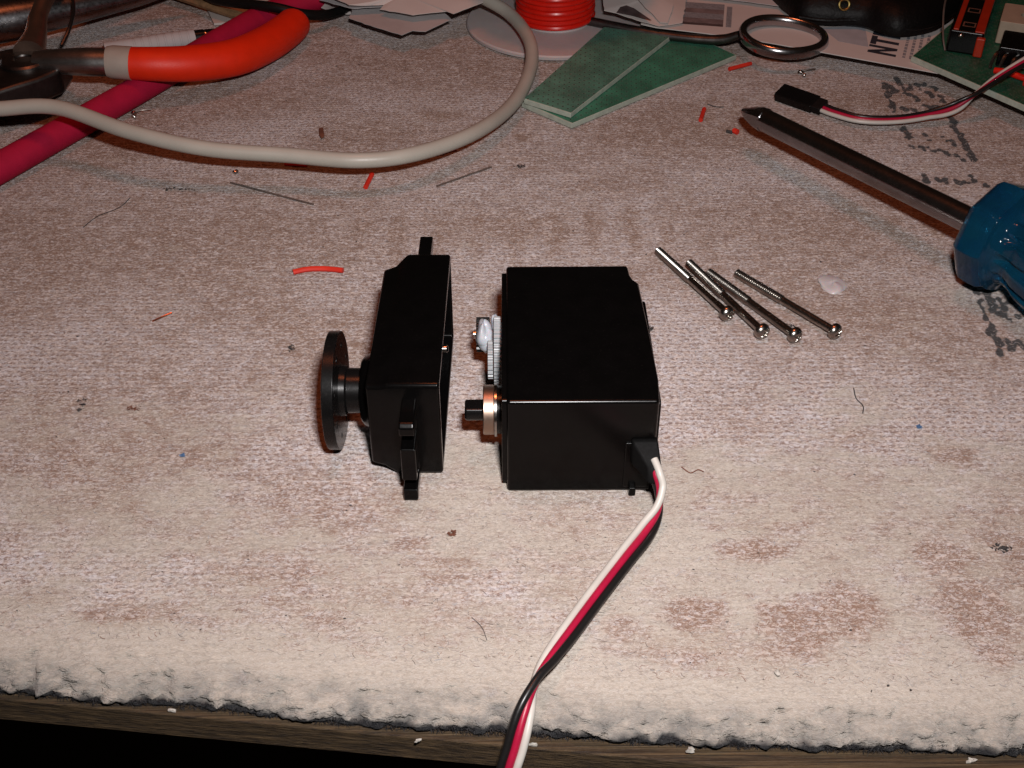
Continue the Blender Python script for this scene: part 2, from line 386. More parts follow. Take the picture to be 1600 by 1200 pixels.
def build_mat():
    xs = np.concatenate([np.linspace(-330, -185, 40)[:-1], np.linspace(-185, -85, 130)[:-1], np.linspace(-85, 85, 310)[:-1], np.linspace(85, 185, 130)[:-1], np.linspace(185, 330, 40)])
    prof = [(3.0, -6.1), (1.6, -6.08), (.75, -5.95), (.25, -5.7), (.0, -5.35), (-.1, -4.95), (-.05, -4.55), (.12, -4.15), (.38, -3.75), (.7, -3.35), (1.1, -2.97), (1.55, -2.62), (2.05, -2.3), (2.6, -2.0), (3.2, -1.72), (3.8, -1.48), (4.45, -1.25), (5.1, -1.05), (5.8, -.87), (6.5, -.71), (7.2, -.57), (7.9, -.45), (8.6, -.35), (9.3, -.26), (10., -.19), (10.8, -.12), (11.6, -.07), (12.4, -.03), (13.2, 0.)]
    vv = np.concatenate([[p[0] for p in prof], np.arange(13.8, 70, .62), np.arange(70, 170, .85), np.arange(170, 310, 1.2), np.linspace(310, 420, 22)])
    zz = np.concatenate([[p[1] for p in prof], np.zeros(len(vv)-len(prof))])
    X, V = np.meshgrid(xs, vv); Z = np.repeat(zz[:, None], len(xs), 1)
    Y = edge_y(X)+V
    H = mat_height(X, Y)
    w = np.clip((Z+6.1)/6.1, 0, 1)
    lump = fbm(X*.22, (V-Z)*.34, 4, 12)+.35-1.1*np.abs(fbm(X*.30, (V-Z)*.55, 3, 15))*2-.18
    Zf = Z+H*w+1.1*lump*(1-w)*np.clip((Z+6.1)/1.2, 0, 1)
    front = np.clip((10-V)/7, 0, 1)*np.clip((Z+6.1)/1.0, 0, 1)
    Y = Y-front*(2.0*lump+2.0*fbm(X*.70, Z*1.5+V*1.1, 4, 21))
    nr, nc = X.shape
    co = np.stack([X, Y, Zf], -1).reshape(-1, 3)*S
    idx = np.arange(nr*nc).reshape(nr, nc)
    q = np.stack([idx[:-1, :-1], idx[:-1, 1:], idx[1:, 1:], idx[1:, :-1]], -1).reshape(-1, 4)
    me = bpy.data.meshes.new('felt_mat')
    me.vertices.add(len(co)); me.vertices.foreach_set('co', co.ravel())
    me.loops.add(q.size); me.loops.foreach_set('vertex_index', q.ravel().astype(np.int32))
    me.polygons.add(len(q)); me.polygons.foreach_set('loop_start', np.arange(0, q.size, 4, dtype=np.int32))
    me.update(calc_edges=True); me.polygons.foreach_set('use_smooth', np.ones(len(q), bool))
    xw = X+1.3*fbm(X*.35, Y*.35, 3, 30)*2; yw = Y+1.3*fbm(X*.35, Y*.35, 3, 33)*2
    st = np.zeros_like(X)
    for a, b, rx, ry, s in STAIN:
        d = np.sqrt(((xw-a)/(rx*1.15))**2+((yw-b)/(ry*1.15))**2); st = np.maximum(st, min(1, s*(1.5 if b > 60 else 1))*np.clip(1.6-1.3*d, 0, 1))
    st = np.maximum(st, .33+1.7*fbm(X*.03, Y*.045, 4, 40)+.0017*np.clip(Y, -40, 130))
    band = np.exp(-((Y-86-.05*X)/17)**2)*(.52+.42*np.sin(X*.72+2.5*fbm(X*.04, Y*.04, 2, 44))*np.clip(1.2-np.abs(Y-80)/26, 0, 1)+1.2*fbm(X*.06, Y*.05, 3, 46))
    st = np.maximum(st, band)
    st = np.clip(st, 0, 1)*np.clip((V-6)/6, 0, 1)
    xi = X+.5*fbm(X*1.2, Y*1.2, 2, 50); yi = Y+.5*fbm(X*1.2, Y*1.2, 2, 53)
    ink = np.zeros_like(X)
    rgi = random.Random(5)
    for a, b, c, d in INK:
        n_ = max(1, int(math.hypot(c-a, d-b)/1.15))
        for k in range(n_+1):
            q = k/max(1, n_); px = a+(c-a)*q+rgi.uniform(-.45, .45); py = b+(d-b)*q+rgi.uniform(-.5, .5); r_ = rgi.uniform(.5, 1.05)
            m_ = (np.abs(X-px) < 3) & (np.abs(Y-py) < 3)
            ink[m_] = np.maximum(ink[m_], np.clip(1.6-np.hypot((xi[m_]-px)*.9, (yi[m_]-py)*.75)/r_, 0, 1))
    grime_vignette = np.clip((5.6-V)/4.5, 0, 1)*np.clip(.80+1.5*fbm(X*.05, V*.1, 3, 60)-X*.004, 0, 1)  # edge dirt; the growth towards lower left is a painted flash vignette
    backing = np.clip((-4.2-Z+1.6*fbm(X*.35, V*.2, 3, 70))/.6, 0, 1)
    worn = np.clip(np.maximum(.62+.0095*(Y-2)+2.0*fbm(X*.035, Y*.05, 4, 80)-.9*np.exp(-((X-20)/45)**2-((Y+4)/14)**2)*.5, st*.9), 0, 1)*np.clip((V-7)/5, 0, 1)
    for nm, arr in (('stain', st), ('ink', ink), ('grime_vignette', grime_vignette), ('backing', backing), ('worn', worn)):
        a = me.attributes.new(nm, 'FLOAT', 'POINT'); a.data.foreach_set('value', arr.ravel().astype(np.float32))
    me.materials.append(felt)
    o = bpy.data.objects.new('felt_mat', me); C.objects.link(o); o['kind'] = 'structure'
    return o
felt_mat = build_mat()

def build_fibres():
    n = 60000
    x = rng.uniform(-1, 1, n); y = -50+np.power(rng.random(n), 1.5)*290
    x = x*(82+(y+50)*.36)
    v = y-edge_y(x); ok = v > 8.0; x, y, v = x[ok], y[ok], v[ok]; n = len(x)
    z = mat_height(x, y)-np.clip(13-v, 0, 9)**2*.0155
    L = rng.uniform(.3, 1.2, n); ang = rng.normal(0, .6, n)+np.where(rng.random(n) < .2, 1.2, 0)
    bend = rng.normal(0, 1.3, n); wd = rng.uniform(.018, .045, n)*(1+np.clip(y, 0, 200)/200)
    pts = []; px, py = x.copy(), y.copy()
    for k in range(4):
        a = ang+bend*(k/3-.5); lift = (-.03+.10*np.sin(math.pi*k/3)*rng.random(n))
        pts.append((px.copy(), py.copy(), z+lift+.04, a)); px += np.cos(a)*L/3; py += np.sin(a)*L/3
    co = np.zeros((n, 8, 3))
    for k, (a, b, c, t) in enumerate(pts):
        for j, s in enumerate((-1, 1)):
            co[:, 2*k+j, 0] = a-np.sin(t)*wd*s; co[:, 2*k+j, 1] = b+np.cos(t)*wd*s; co[:, 2*k+j, 2] = c
    base = (np.arange(n)*8)[:, None]
    q = np.concatenate([base+np.array([2*k, 2*k+2, 2*k+3, 2*k+1]) for k in range(3)], 1).reshape(-1, 4)
    me = bpy.data.meshes.new('loose_fibres')
    me.vertices.add(n*8); me.vertices.foreach_set('co', (co.reshape(-1, 3)*S).ravel())
    me.loops.add(q.size); me.loops.foreach_set('vertex_index', q.ravel().astype(np.int32))
    me.polygons.add(len(q)); me.polygons.foreach_set('loop_start', np.arange(0, q.size, 4, dtype=np.int32))
    me.update(calc_edges=True)
    pal = np.array([(.60, .55, .50, 1), (.52, .46, .42, 1), (.42, .35, .33, 1), (.30, .17, .13, 1), (.14, .11, .10, 1), (.38, .39, .42, 1)])
    pk = pal[rng.choice(6, n, p=[.34, .26, .16, .11, .07, .06])]
    a = me.color_attributes.new('tint', 'FLOAT_COLOR', 'POINT'); a.data.foreach_set('color', np.repeat(pk, 8, 0).ravel().astype(np.float32))
    me.materials.append(fibre_mat)
    o = bpy.data.objects.new('loose_fibres', me); C.objects.link(o); o.parent = felt_mat; o['kind'] = 'stuff'
build_fibres()
def build_fringe():
    n = 5200; x = rng.uniform(-95, 95, n); z0 = rng.uniform(-6.0, -4.3, n)
    y0 = edge_y(x)-.2+.5*fbm(x*.30, x*0, 2, 12)
    L = rng.uniform(.25, .8, n); a = rng.normal(0, 1.0, n); dn = rng.uniform(-1.1, .3, n)
    dx, dy, dz = np.sin(a)*L, -np.cos(a)*L*.8, dn*L
    w = rng.uniform(.02, .05, n); co = np.zeros((n, 4, 3))
    for k, (f, sg) in enumerate(((0, -1), (0, 1), (1, .3), (1, -.3))):
        co[:, k, 0] = x+dx*f+w*sg*np.cos(a); co[:, k, 1] = y0+.4+dy*f+w*sg*np.sin(a); co[:, k, 2] = z0+dz*f
    me = bpy.data.meshes.new('edge_fringe'); me.from_pydata((co.reshape(-1, 3)*S).tolist(), [], np.arange(n*4).reshape(-1, 4).tolist())
    pal = np.array([(.012, .012, .014, 1), (.05, .048, .05, 1), (.20, .18, .17, 1), (.45, .41, .37, 1)])
    pk = pal[np.where(z0 < -5.0, rng.choice(4, n, p=[.72, .28, 0, 0]), rng.choice(4, n, p=[.6, .4, 0, 0]))]
    at = me.color_attributes.new('tint', 'FLOAT_COLOR', 'POINT'); at.data.foreach_set('color', np.repeat(pk, 4, 0).ravel().astype(np.float32))
    me.materials.append(fibre_mat); o = bpy.data.objects.new('edge_fringe', me); C.objects.link(o); o.parent = felt_mat; o['kind'] = 'stuff'
build_fringe()

def wood_front(x): return -37.8-.117*(x+78.4)
b = MB()
wp = [(-335, wood_front(-335)), (335, wood_front(335)), (335, 380), (-335, 380)]
b.prism(wp, -11.8, -6.25)
o = b.build('bench_board', wood, bevel=.35); o['kind'] = 'structure'
b = MB(); b.prism([(-4000, -4000), (4000, -4000), (4000, 4000), (-4000, 4000)], -790, -760)
o = b.build('floor', M('dark_concrete', (.045, .042, .04), .9, vscale=.004), bevel=0); o['kind'] = 'structure'

# ------------------------------------------------------------------ servo body (right) with its lead
sv = thing('servo_motor', 'black servo motor body lying on its side with bearing and three-colour lead', 'servo')
YZ = lambda x, ring: [(x, p[0], p[1]) for p in ring]
full = rrect(0, 40.5, 0, 20, .7, 3)
CO = [(0, 0), (24.9, 0), (25.3, 6), (25.0, 20), (24.5, 34.6), (23.6, 35.8), (23.1, 37.4), (22.9, 40.5), (0, 40.5)]
b = MB(); b.prism(CO, 0, 20); case = b.build('motor_case', black_case, sv, bevel=.6, seg=5)
b = MB(); lip = rrect(1.2, 39.3, 1.0, 19.3, .5, 3)
b.loft([YZ(-.85, lip), YZ(.2, lip)]); b.build('mating_lip', black_case, sv, bevel=.15)
b = MB(); cv = rrect(2.0, 32, 2.0, 18, 1.0, 3); b.loft([YZ(24.2, cv), YZ(25.55, cv)]); b.build('bottom_cover', black_case, sv, bevel=.25)
# shaft, bearing, gears
AX, AZ = 10.1, 10.0
b = MB(); b.lathe([(-1.7, 3.6), (-1.7, 4.2), (0.2, 4.3)], (0, AX, AZ), (1, 0, 0), 28); b.build('bearing_seat', black_gloss, sv, bevel=.1)
b = MB(); b.lathe([(-4.1, 2.2), (-4.1, 4.15), (-3.95, 4.35), (-2.3, 4.35), (-2.15, 4.2), (-2.15, 2.2)], (0, AX, AZ), (1, 0, 0), 40, caps=False); br = b.build('bearing_ring', copper, sv)
b = MB(); b.lathe([(-2.14, 2.0), (-2.12, 4.7), (-1.72, 4.7), (-1.70, 2.0)], (0, AX, AZ), (1, 0, 0), 36); b.build('bearing_flange', steel, sv)
b = MB(); b.lathe([(-4.0, 1.2), (-3.9, 2.3), (-2.2, 2.3)], (0, AX, AZ), (1, 0, 0), 24); b.build('inner_race', steel, sv)
b = MB()
dsh = [(AX+1.85*math.cos(t), AZ+(min(1.25, 1.85*math.sin(t)))) for t in [2*math.pi*k/28 for k in range(28)]]
b.loft([YZ(-7.3, [((p[0]-AX)*.86+AX, (p[1]-AZ)*.86+AZ) for p in dsh]), YZ(-7.0, dsh), YZ(-3.8, dsh)], False); b.build('output_shaft', black_gloss, sv, bevel=.12)
def gear(cx, cy, cz, r, th, teeth, name, mat):
    out = []
    for k in range(teeth):
        for fr, rr in ((0, r-.42), (.25, r-.42), (.42, r), (.68, r), (.85, r-.42)):
            t = 2*math.pi*(k+fr)/teeth; out.append((cy+rr*math.cos(t), cz+rr*math.sin(t)))
    bb = MB(); bb.holed(out, [circ(cy, cz, .9, 14)], lambda u, v, t: (t, u, v), cx-th/2, cx+th/2)
    return bb.build(name, mat, sv, bevel=.05, seg=1)
gear(-1.62, 26.9, 10.0, 6.5, 1.35, 44, 'large_gear', gear_white)
gear(-2.95, 25.2, 9.4, 3.6, .95, 22, 'middle_gear', gear_white)
gear(-4.4, 32.0, 10.2, 3.3, 2.5, 15, 'pinion_gear', black_gloss)
b = MB(); b.tube([(-6.2, 32.0, 10.2), (-1.0, 32.0, 10.2)], .8, 14); b.build('gear_axle', steel, sv)
def lump(c, d, seed, n=14, amp=.22):
    bb = MB(); rg = random.Random(seed); ph = [rg.uniform(0, 6.3) for _ in range(6)]; rings = []
    for i in range(n+1):
        th = math.pi*(i+.02)/(n+.04); ring = []
        for k in range(2*n):
            a = 2*math.pi*k/(2*n); q = 1+amp*(math.sin(2*a+ph[0])*math.sin(th+ph[1])+math.sin(3*a+ph[2]+2*th)*.7+math.sin(5*th+ph[3]+a)*.4)
            ring.append((c[0]+d[0]*q*math.sin(th)*math.cos(a), c[1]+d[1]*q*math.sin(th)*math.sin(a), c[2]+d[2]*q*math.cos(th)))
        rings.append(ring)
    return bb.loft(rings, True)
lump((-4.2, 30.5, 11.2), (1.5, 3.1, 2.9), 17, amp=.12).build('grease_blob', grease, sv)
lump((-3.7, 29.7, 10.8), (1.7, 2.3, 2.3), 9, amp=.07).build('grease_blob', grease, sv)
lump((-2.2, 31.8, 13.0), (.7, 1.5, 1.6), 6, amp=.18).build('grease_blob', grease, sv)
# strain relief and lead
b = MB(); b.box((22.0, -.1, 6.2), (4.4, .5, 10.0)); b.build('lead_recess_block', black_case, sv, bevel=.3)
b = MB(); b.box((21.4, -.6, 1.0), (1.2, 1.6, 1.8)); b.build('lead_clip', black_case, sv, bevel=.25)
def rect_ring(c, w, h, n=None):
    c = Vector(c); X = Vector((1, 0, 0)); U = Vector((0, .45, .89))
    return [c+X*sx*w/2+U*sz*h/2 for sx, sz in ((-1, -1), (1, -1), (1, 1), (-1, 1))]
b = MB(); b.loft([rect_ring((22.9, .2, 9.7), 4.6, 4.8), rect_ring((23.0, -1.5, 10.0), 4.4, 4.4), rect_ring((23.7, -3.0, 9.1), 3.4, 3.6), rect_ring((24.5, -4.9, 7.9), 2.2, 3.0)])
boot = b.build('strain_relief_boot', boot_rubber, sv, bevel=.4, seg=3)
LEAD = [(24.0, -2.6, 9.0), (24.7, -4.6, 8.0), (25.3, -6.2, 6.0), (24.7, -9.0, 3.8), (22.4, -12.6, 2.6), (18.9, -17.6, 2.2), (13.7, -25.5, 2), (9.4, -32.4, 2), (6.1, -37.8, 2.0), (3.9, -41.9, 1.7), (2.3, -46.0, 0.2), (1.0, -49.2, -3.2), (-.7, -51.8, -10), (-2, -53, -30), (-3, -52, -70)]
LX = [(-.4, .6, -.6), (-.4, .5, -.7), (-.2, .35, -.9), (.25, .1, -.9), (.75, -.3, -.5), (.84, -.54, -.12), (.84, -.54, 0), (.84, -.54, .12), (.72, -.42, .5), (.2, -.05, .95), (-.6, .1, .7), (-.95, .1, .2), (-1, 0, 0), (-1, 0, 0), (-1, 0, 0)]
def cross_ribbon(path, crosses, r, n=8):
    P = catmull(path, n); X = catmull(crosses, n); outs = [[], [], []]
    for i, p in enumerate(P):
        t = (P[min(i+1, len(P)-1)]-P[max(i-1, 0)]).normalized(); c = (X[i]-t*X[i].dot(t)).normalized()
        for k in range(3): outs[k].append(p+c*((k-1)*r*1.80))
    return outs
for pth, mt, lb in zip(cross_ribbon(LEAD, LX, .63, 9), (wire_white, wire_red, wire_black), ('white', 'red', 'black')):
    MB().tube(pth, .63, 12).build('lead_wire', mt, boot, label=lb+' insulated wire of the servo lead')

# ------------------------------------------------------------------ detached gear case (left) with horn disc
gc = thing('servo_gear_case', 'black servo top case with round horn disc and slotted mounting tabs', 'servo case', (-11.2, 4.5, 0), math.radians(-.85))
def sect(x, yf, yb, zi, r=.8): return [(x, p[0], p[1]) for p in rrect(yf, 40.5-yb, zi, 20-zi*.35, r, 3)]
b = MB()
inner = lambda x: [(x, p[0], p[1]) for p in rrect(1.4, 39.1, 1.4, 18.6, .6, 3)]
b.loft([inner(-2.6), inner(0), sect(0, 0, 0, 0), sect(-8.1, 0, 0, 0), sect(-9.2, .1, 1.7, .8), sect(-10.1, .2, 3.3, 1.5), sect(-12.4, .5, 4.6, 2.0)], False)
b.build('gear_housing', black_case, gc, bevel=.45, seg=4)
HY, HZ = 10.6, 10.3
b = MB(); b.lathe([(-14.5, 4.5), (-14.4, 5.6), (-13.9, 6.2), (-12.2, 7.0)], (0, HY, HZ), (1, 0, 0), 36); b.build('shaft_boss', black_case, gc)
holes = []
for k in range(8):
    t = 2*math.pi*k/8+.2
    holes.append(circ(HY+8.0*math.cos(t), HZ+8.0*math.sin(t), .5, 10))
b = MB(); b.holed(circ(HY, HZ, 10.55, 64), holes, lambda u, v, t: (t, u, v), -20.2, -18.2); hdisc = b.build('horn_disc', black_gloss, gc, bevel=.22)
b = MB(); b.lathe([(-18.2, 4.6), (-17.2, 4.5), (-16.9, 4.05), (-14.4, 4.0)], (0, HY, HZ), (1, 0, 0), 36); b.build('horn_hub', black_gloss, hdisc)
def tab(y0, y1, up=0):
    bb = MB(); w = 2.5; xc = -5.1; sg = 1 if y1 > y0 else -1
    prong = [(y0, .4), (y1, .4), (y1, 2.8), (y0+sg*2.6, 2.8), (y0+sg*2.2, 3.2), (y0+sg*2.2, 4.5), (y0+sg*2.6, 4.9), (y1, 4.9), (y1, 11.9), (y0+sg*2.6, 11.9), (y0+sg*2.2, 12.3), (y0+sg*2.2, 13.8), (y0+sg*2.6, 14.2), (y1-sg*.7, 14.2), (y1, 14.9), (y1, 16.4), (y1-sg*.7, 17.1), (y0, 17.1)]
    prong = [(p[0], p[1]+(up if p[1] > 3 else 0)) for p in prong]
    bb.add([(xc-w/2, p[0], p[1]) for p in prong]+[(xc+w/2, p[0], p[1]) for p in prong],
           [tuple(range(len(prong))), tuple(reversed(range(len(prong), 2*len(prong))))]+[(i, (i+1) % len(prong), len(prong)+(i+1) % len(prong), len(prong)+i) for i in range(len(prong))])
    return bb
tab(.2, -7.0).build('mounting_tab', black_case, gc, bevel=.3, label='slotted mounting tab at the near end')
tab(40.3, 48.4, 2.2).build('mounting_tab', black_case, gc, bevel=.3)
b = MB(); b.lathe([(-2, .7), (.55, .7), (.85, .45)], (0, 13.2, 17.6), (1, 0, 0), 14); b.build('locating_pin', steel, gc)

# ------------------------------------------------------------------ four long screws
def make_screw(label):
    t = thing('machine_screw', label, 'screw', group='loose long screws beside the servo')
    b = MB(); b.tube([(0, 0, 0), (14.2, 0, 0)], .80, 14); b.build('shank', screw_steel, t)
    prof = [(13.6, .80)]
    x = 13.9
    while x < 27.3: prof += [(x, .74), (x+.22, .98), (x+.30, .98)]; x += .52
    prof += [(27.4, .74), (27.6, .5)]
    b = MB(); b.lathe(prof, (0, 0, 0), (1, 0, 0), 14); b.build('thread', screw_steel, t)
    b = MB(); b.lathe([(.05, .9), (0, 1.62), (-.5, 1.68), (-1.0, 1.5), (-1.4, 1.05), (-1.55, .6)], (0, 0, 0), (1, 0, 0), 24)
    h = b.build('head', screw_steel, t)
    # cut the cross recess out of the head
    cut = []
    for d in ((1.4, .42, 1.9), (1.4, 1.9, .42)):
        cb_ = MB().box((-1.6, 0, 0), d); cut.append(cb_.build('cutter', screw_steel, t))
    for c_ in cut:
        md = h.modifiers.new('cross', 'BOOLEAN'); md.object = c_; md.operation = 'DIFFERENCE'; md.solver = 'EXACT'
    dg = bpy.context.evaluated_depsgraph_get(); me = bpy.data.meshes.new_from_object(h.evaluated_get(dg))
    h.modifiers.clear(); h.data = me
    for c_ in cut: bpy.data.objects.remove(c_)
    return t
def copy_tree(o, parent=None):
    c = o.copy(); C.objects.link(c); c.parent = parent
    for ch in list(o.children): copy_tree(ch, c)
    return c
SC = [((44.9, 50.8, 1.7), (32.9, 77.2, .85), 'long silver screw nearest the servo body, leftmost of the four'),
      ((51.0, 44.6, 1.7), (39.6, 69.4, 1.7), 'long silver screw whose shank passes the head of the leftmost screw'),
      ((57.3, 43.2, 1.7), (43.4, 67.2, .9), 'long silver screw with its head lying nearest the camera, third from left'),
      ((65.5, 44.4, 1.7), (49.3, 67.0, .85), 'long silver screw lying apart beside the wax blob, rightmost of four')]
first = make_screw(SC[0][2])
roots = [first]+[copy_tree(first) for _ in SC[1:]]
for rt, (hd, tp, lb), roll in zip(roots, SC, (.3, 1.0, .6, 1.3)):
    d = Vector(tp)-Vector(hd); rt.location = Vector(hd)*S; rt['label'] = lb
    q = d.to_track_quat('X', 'Z'); rt.rotation_mode = 'QUATERNION'
    rt.rotation_quaternion = q @ Matrix.Rotation(roll, 4, 'X').to_quaternion()

# ------------------------------------------------------------------ screwdriver
tipP = Vector((59.0, 124.2, 10.9)); hanP = Vector((97.9, 67.5, 12.7)); sd_d = (hanP-tipP).normalized(); Ls = (hanP-tipP).length
sd = thing('screwdriver', 'screwdriver with translucent blue handle and long steel shaft', 'screwdriver', (hanP.x, hanP.y, 0))
oo = (hanP.x, hanP.y, 0)
b = MB(); b.lathe([(6.8, 2.72), (Ls+5, 2.72)], tipP, sd_d, 24); b.build('shaft', chrome, sd, oo)
b = MB(); sx = sd_d.cross(Vector((0, 0, 1))).normalized(); sz = sx.cross(sd_d)
def brect(t, w, h): return [tipP+sd_d*t+sx*a*w+sz*c*h for a, c in ((-1, -.6), (-.6, -1), (.6, -1), (1, -.6), (1, .6), (.6, 1), (-.6, 1), (-1, .6))]
b.loft([brect(-.6, .35, .25), brect(.2, 1.3, .5), brect(2.4, 2.2, 1.3), brect(5.0, 2.6, 2.2), brect(7.4, 2.55, 2.55)]); b.build('blade_tip', chrome, sd, oo, bevel=.1)
def flute(t, a):
    if t < 7.7: return .98*math.cos(math.pi/8)/math.cos((a % (math.pi/4))-math.pi/8)
    k = min(1, max(0, t-9)/3.5); return 1.0-.15*k*max(0, math.cos(12*a+.5))**.9
hp = [(-.6, 6.4), (.1, 8.6), (.9, 10.6), (2.2, 11.7), (4.5, 11.95), (6.6, 11.9), (7.6, 11.3), (8.4, 9.9), (9.4, 8.9), (10.8, 8.6), (12.5, 9.0), (15, 10.2), (19, 11.2), (28, 12.0), (50, 12.5), (70, 12.3), (82, 11.0), (88, 8.4), (90, 4)]
hp2 = []
for (t0, r0), (t1, r1) in zip(hp, hp[1:]):
    for k in range(3): hp2.append((t0+(t1-t0)*k/3, r0+(r1-r0)*k/3))
hp2.append(hp[-1])
b = MB(); b.lathe(hp2, hanP+sd_d*2.5, sd_d, 144, flute); hnd = b.build('handle', blue_handle, sd, oo, bevel=.35)
b = MB(); b.lathe([(-.9, 2.1), (-.9, 4.4), (-.3, 5.4), (.4, 6.0)], hanP+sd_d*2.5, sd_d, 30); b.build('bolster_face', blue_handle, hnd, oo)
b = MB(); b.lathe([(1.5, 2.15), (38, 2.15)], hanP, sd_d, 16); b.build('tang', dark_steel, sd, oo)

# ------------------------------------------------------------------ grey cable looping across the back
cp = [(-185, 100, 12), (-155, 112, 14), (-130.3, 116.6, 15), (-121.7, 118.5, 15), (-108, 119, 15), (-89.4, 110.4, 13), (-70.9, 106.3, 10.5), (-51.3, 105.2, 9.2), (-34.5, 103.2, 8.8), (-21.3, 108, 8), (-7.9, 122.3, 6), (1.7, 141.8, 4.2), (6.8, 162.5, 4.5), (7, 178.6, 6), (2, 195, 7), (-6.5, 205, 8.5), (-22, 219, 10), (-50, 240, 10), (-90, 262, 8)]
tag(MB().tube(catmull(cp, 8), 1.85, 14).build('power_cable', cable_grey, None, (-35.9, 113.2, 0)), 'thick grey-white cable curving in a loop across the back of the mat', 'cable')

# ------------------------------------------------------------------ cutting pliers with orange grip
pl = thing('cutting_pliers', 'steel cutting pliers with a curved orange grip and grey collar', 'pliers', (-127, 153, 0))
po = (-127, 153, 0)
gp = catmull([(-100.4, 152.9, 11.4), (-92.5, 153.5, 10.8), (-84.2, 157.0, 9.4), (-74.5, 164.8, 7.6), (-67.9, 176.8, 6.2), (-64.0, 188.0, 5.3), (-62.4, 194.5, 5.0)], 6)
gr = lerp_list([4.5, 4.8, 5.1, 5.3, 5.3, 5.2, 5.0], 6)
ends = [gp[-1]+(gp[-1]-gp[-2]).normalized()*k for k in (1.2, 2.2, 2.9, 3.1)]
b = MB(); b.tube(gp+ends, gr+[4.7, 4.0, 2.8, 1.0], 22, .92); b.build('orange_grip', orange_grip, pl, po)
b = MB(); b.tube([(-105.2, 152.6, 11.9), (-103.8, 152.7, 11.8), (-99.0, 152.9, 11.3)], [4.3, 4.62, 4.70], 22, .92); b.build('grip_collar', grey_collar, pl, po)
b = MB(); b.tube(catmull([(-124, 153.4, 11.5), (-117, 152.6, 12), (-110, 152.4, 12), (-103.5, 152.7, 11.8)], 5), lerp_list([3.4, 3.7, 4.1, 4.1], 5), 20, .9); b.build('lower_shank', satin, pl, po)
b = MB(); b.tube(catmull([(-127.5, 158, 12), (-128.5, 168, 13), (-130, 178, 15), (-129, 190, 17.5), (-122, 206, 19)], 5), lerp_list([4.2, 3.0, 2.4, 2.4, 2.6], 5), 16, .9); b.build('upper_shank', copper, pl, po, label='steel shank with the copper glow of warm light painted on')  # bronze colour stands in for warm lamp light on the steel
b = MB(); b.tube(catmull([(-124, 203, 19.2), (-118, 212, 19.5), (-105, 232, 17), (-96, 250, 12)], 5), 4.6, 18, .92); b.build('orange_grip', orange_grip, pl, po)
jaw = [(-140, 160), (-133, 164), (-122, 163), (-117, 158), (-117, 149), (-121, 143.5), (-126, 139), (-135, 130), (-146, 124), (-152, 127), (-150, 140)]
b = MB(); b.prism(jaw, 4.5, 11.5); b.build('jaws', dark_steel, pl, po, bevel=1.2, seg=3)
b = MB(); b.lathe([(0, 6.2), (1.0, 6.2), (1.5, 5.6), (1.6, 2.6), (1.2, 2.4), (1.2, .2)], (-127.3, 153.0, 11.2), (0, 0, 1), 32); b.build('pivot_rivet', dark_steel, pl, po)
b = MB(); b.tube(catmull([(-122.5, 169, 9.5), (-121, 174, 12.5), (-121.5, 182, 15), (-124, 190, 17)], 5), .55, 8); b.build('return_spring', wire_black, pl, po)

# ------------------------------------------------------------------ crimson tubing, steel taper, small things at the upper left
ct = catmull([(-150, 58, 3.7), (-136, 84, 3.7), (-122.0, 110.1, 3.7), (-108.8, 134.5, 3.7), (-96.4, 157.6, 3.7), (-84.5, 181.9, 3.7), (-72.0, 205, 3.7), (-59.4, 216.9, 3.9), (-44, 226, 4.2), (-20, 240, 4)], 6)
tag(MB().tube(ct, 3.65, 18).build('rubber_tube', crimson, None, (-108.8, 134.5, 0)), 'crimson rubber tube running diagonally under the orange grip', 'tube')
tt = thing('tapered_tool', 'shiny tapered steel tool lying behind the pliers at the upper left', 'tool', (-127, 190, 0)); to = (-127, 190, 0)
A, B_ = Vector((-152, 178, 11)), Vector((-98, 213.5, 9)); dd = (B_-A).normalized(); LL = (B_-A).length
b = MB(); b.lathe([(-20, 6.0), (12, 5.9), (26, 5.0), (LL-14, 2.9), (LL-3, 1.2), (LL, .3)], A, dd, 28); b.build('taper', dark_chrome, tt, to)
b = MB(); b.lathe([(-45, 6.4), (-21, 6.9), (-20, 6.2)], A, dd, 28); b.build('collar', dark_steel, tt, to)
pt = thing('plastic_tube', 'white ribbed plastic tube with a black tip behind the orange grip', 'tube', (-100, 187, 0)); pto = (-100, 187, 0)
A, B_ = Vector((-115, 181, 2.6)), Vector((-91.2, 190.8, 2.5)); dd = (B_-A).normalized(); LL = (B_-A).length
pr = [(0, 2.6)]
x = 8
while x < LL-2: pr += [(x, 2.6), (x+.15, 2.45), (x+.5, 2.45), (x+.65, 2.6)]; x += 2.2
pr += [(LL, 2.5)]
b = MB(); b.lathe(pr, A, dd, 20); b.build('barrel', paper_grey, pt, pto)
b = MB(); b.lathe([(LL, 2.2), (LL+2.8, 2.1), (LL+2.9, 1.7), (LL+3.3, 1.7), (LL+3.4, 2.0), (LL+7.4, 1.7), (LL+7.8, 1.2)], A, dd, 20); b.build('tip', black_gloss, pt, pto)
b = MB(); b.lathe([(LL+2.92, 1.95), (LL+3.3, 1.95)], A, dd, 20); b.build('metal_band', steel, pt, pto)
b = MB(); b.prism([(-97.5, 230), (-88.6, 205.6), (-76.6, 208.0), (-70.5, 226)], .25, .95); tag(b.build('paper_card', paper, None, (-88, 208, 0)), 'small white card corner showing beside the brown stick', 'card')
b = MB(); A, B_ = Vector((-104.2, 223.1, 3.4)), Vector((-75.0, 202.8, 2.6)); dd = (B_-A).normalized()
b.lathe([(-25, 1.45), ((B_-A).length, 1.4)], A, dd, 8); tag(b.build('wooden_stick', wood_stick, None, (-75, 202.8, 0)), 'thin brown stick slanting over the white card', 'stick')
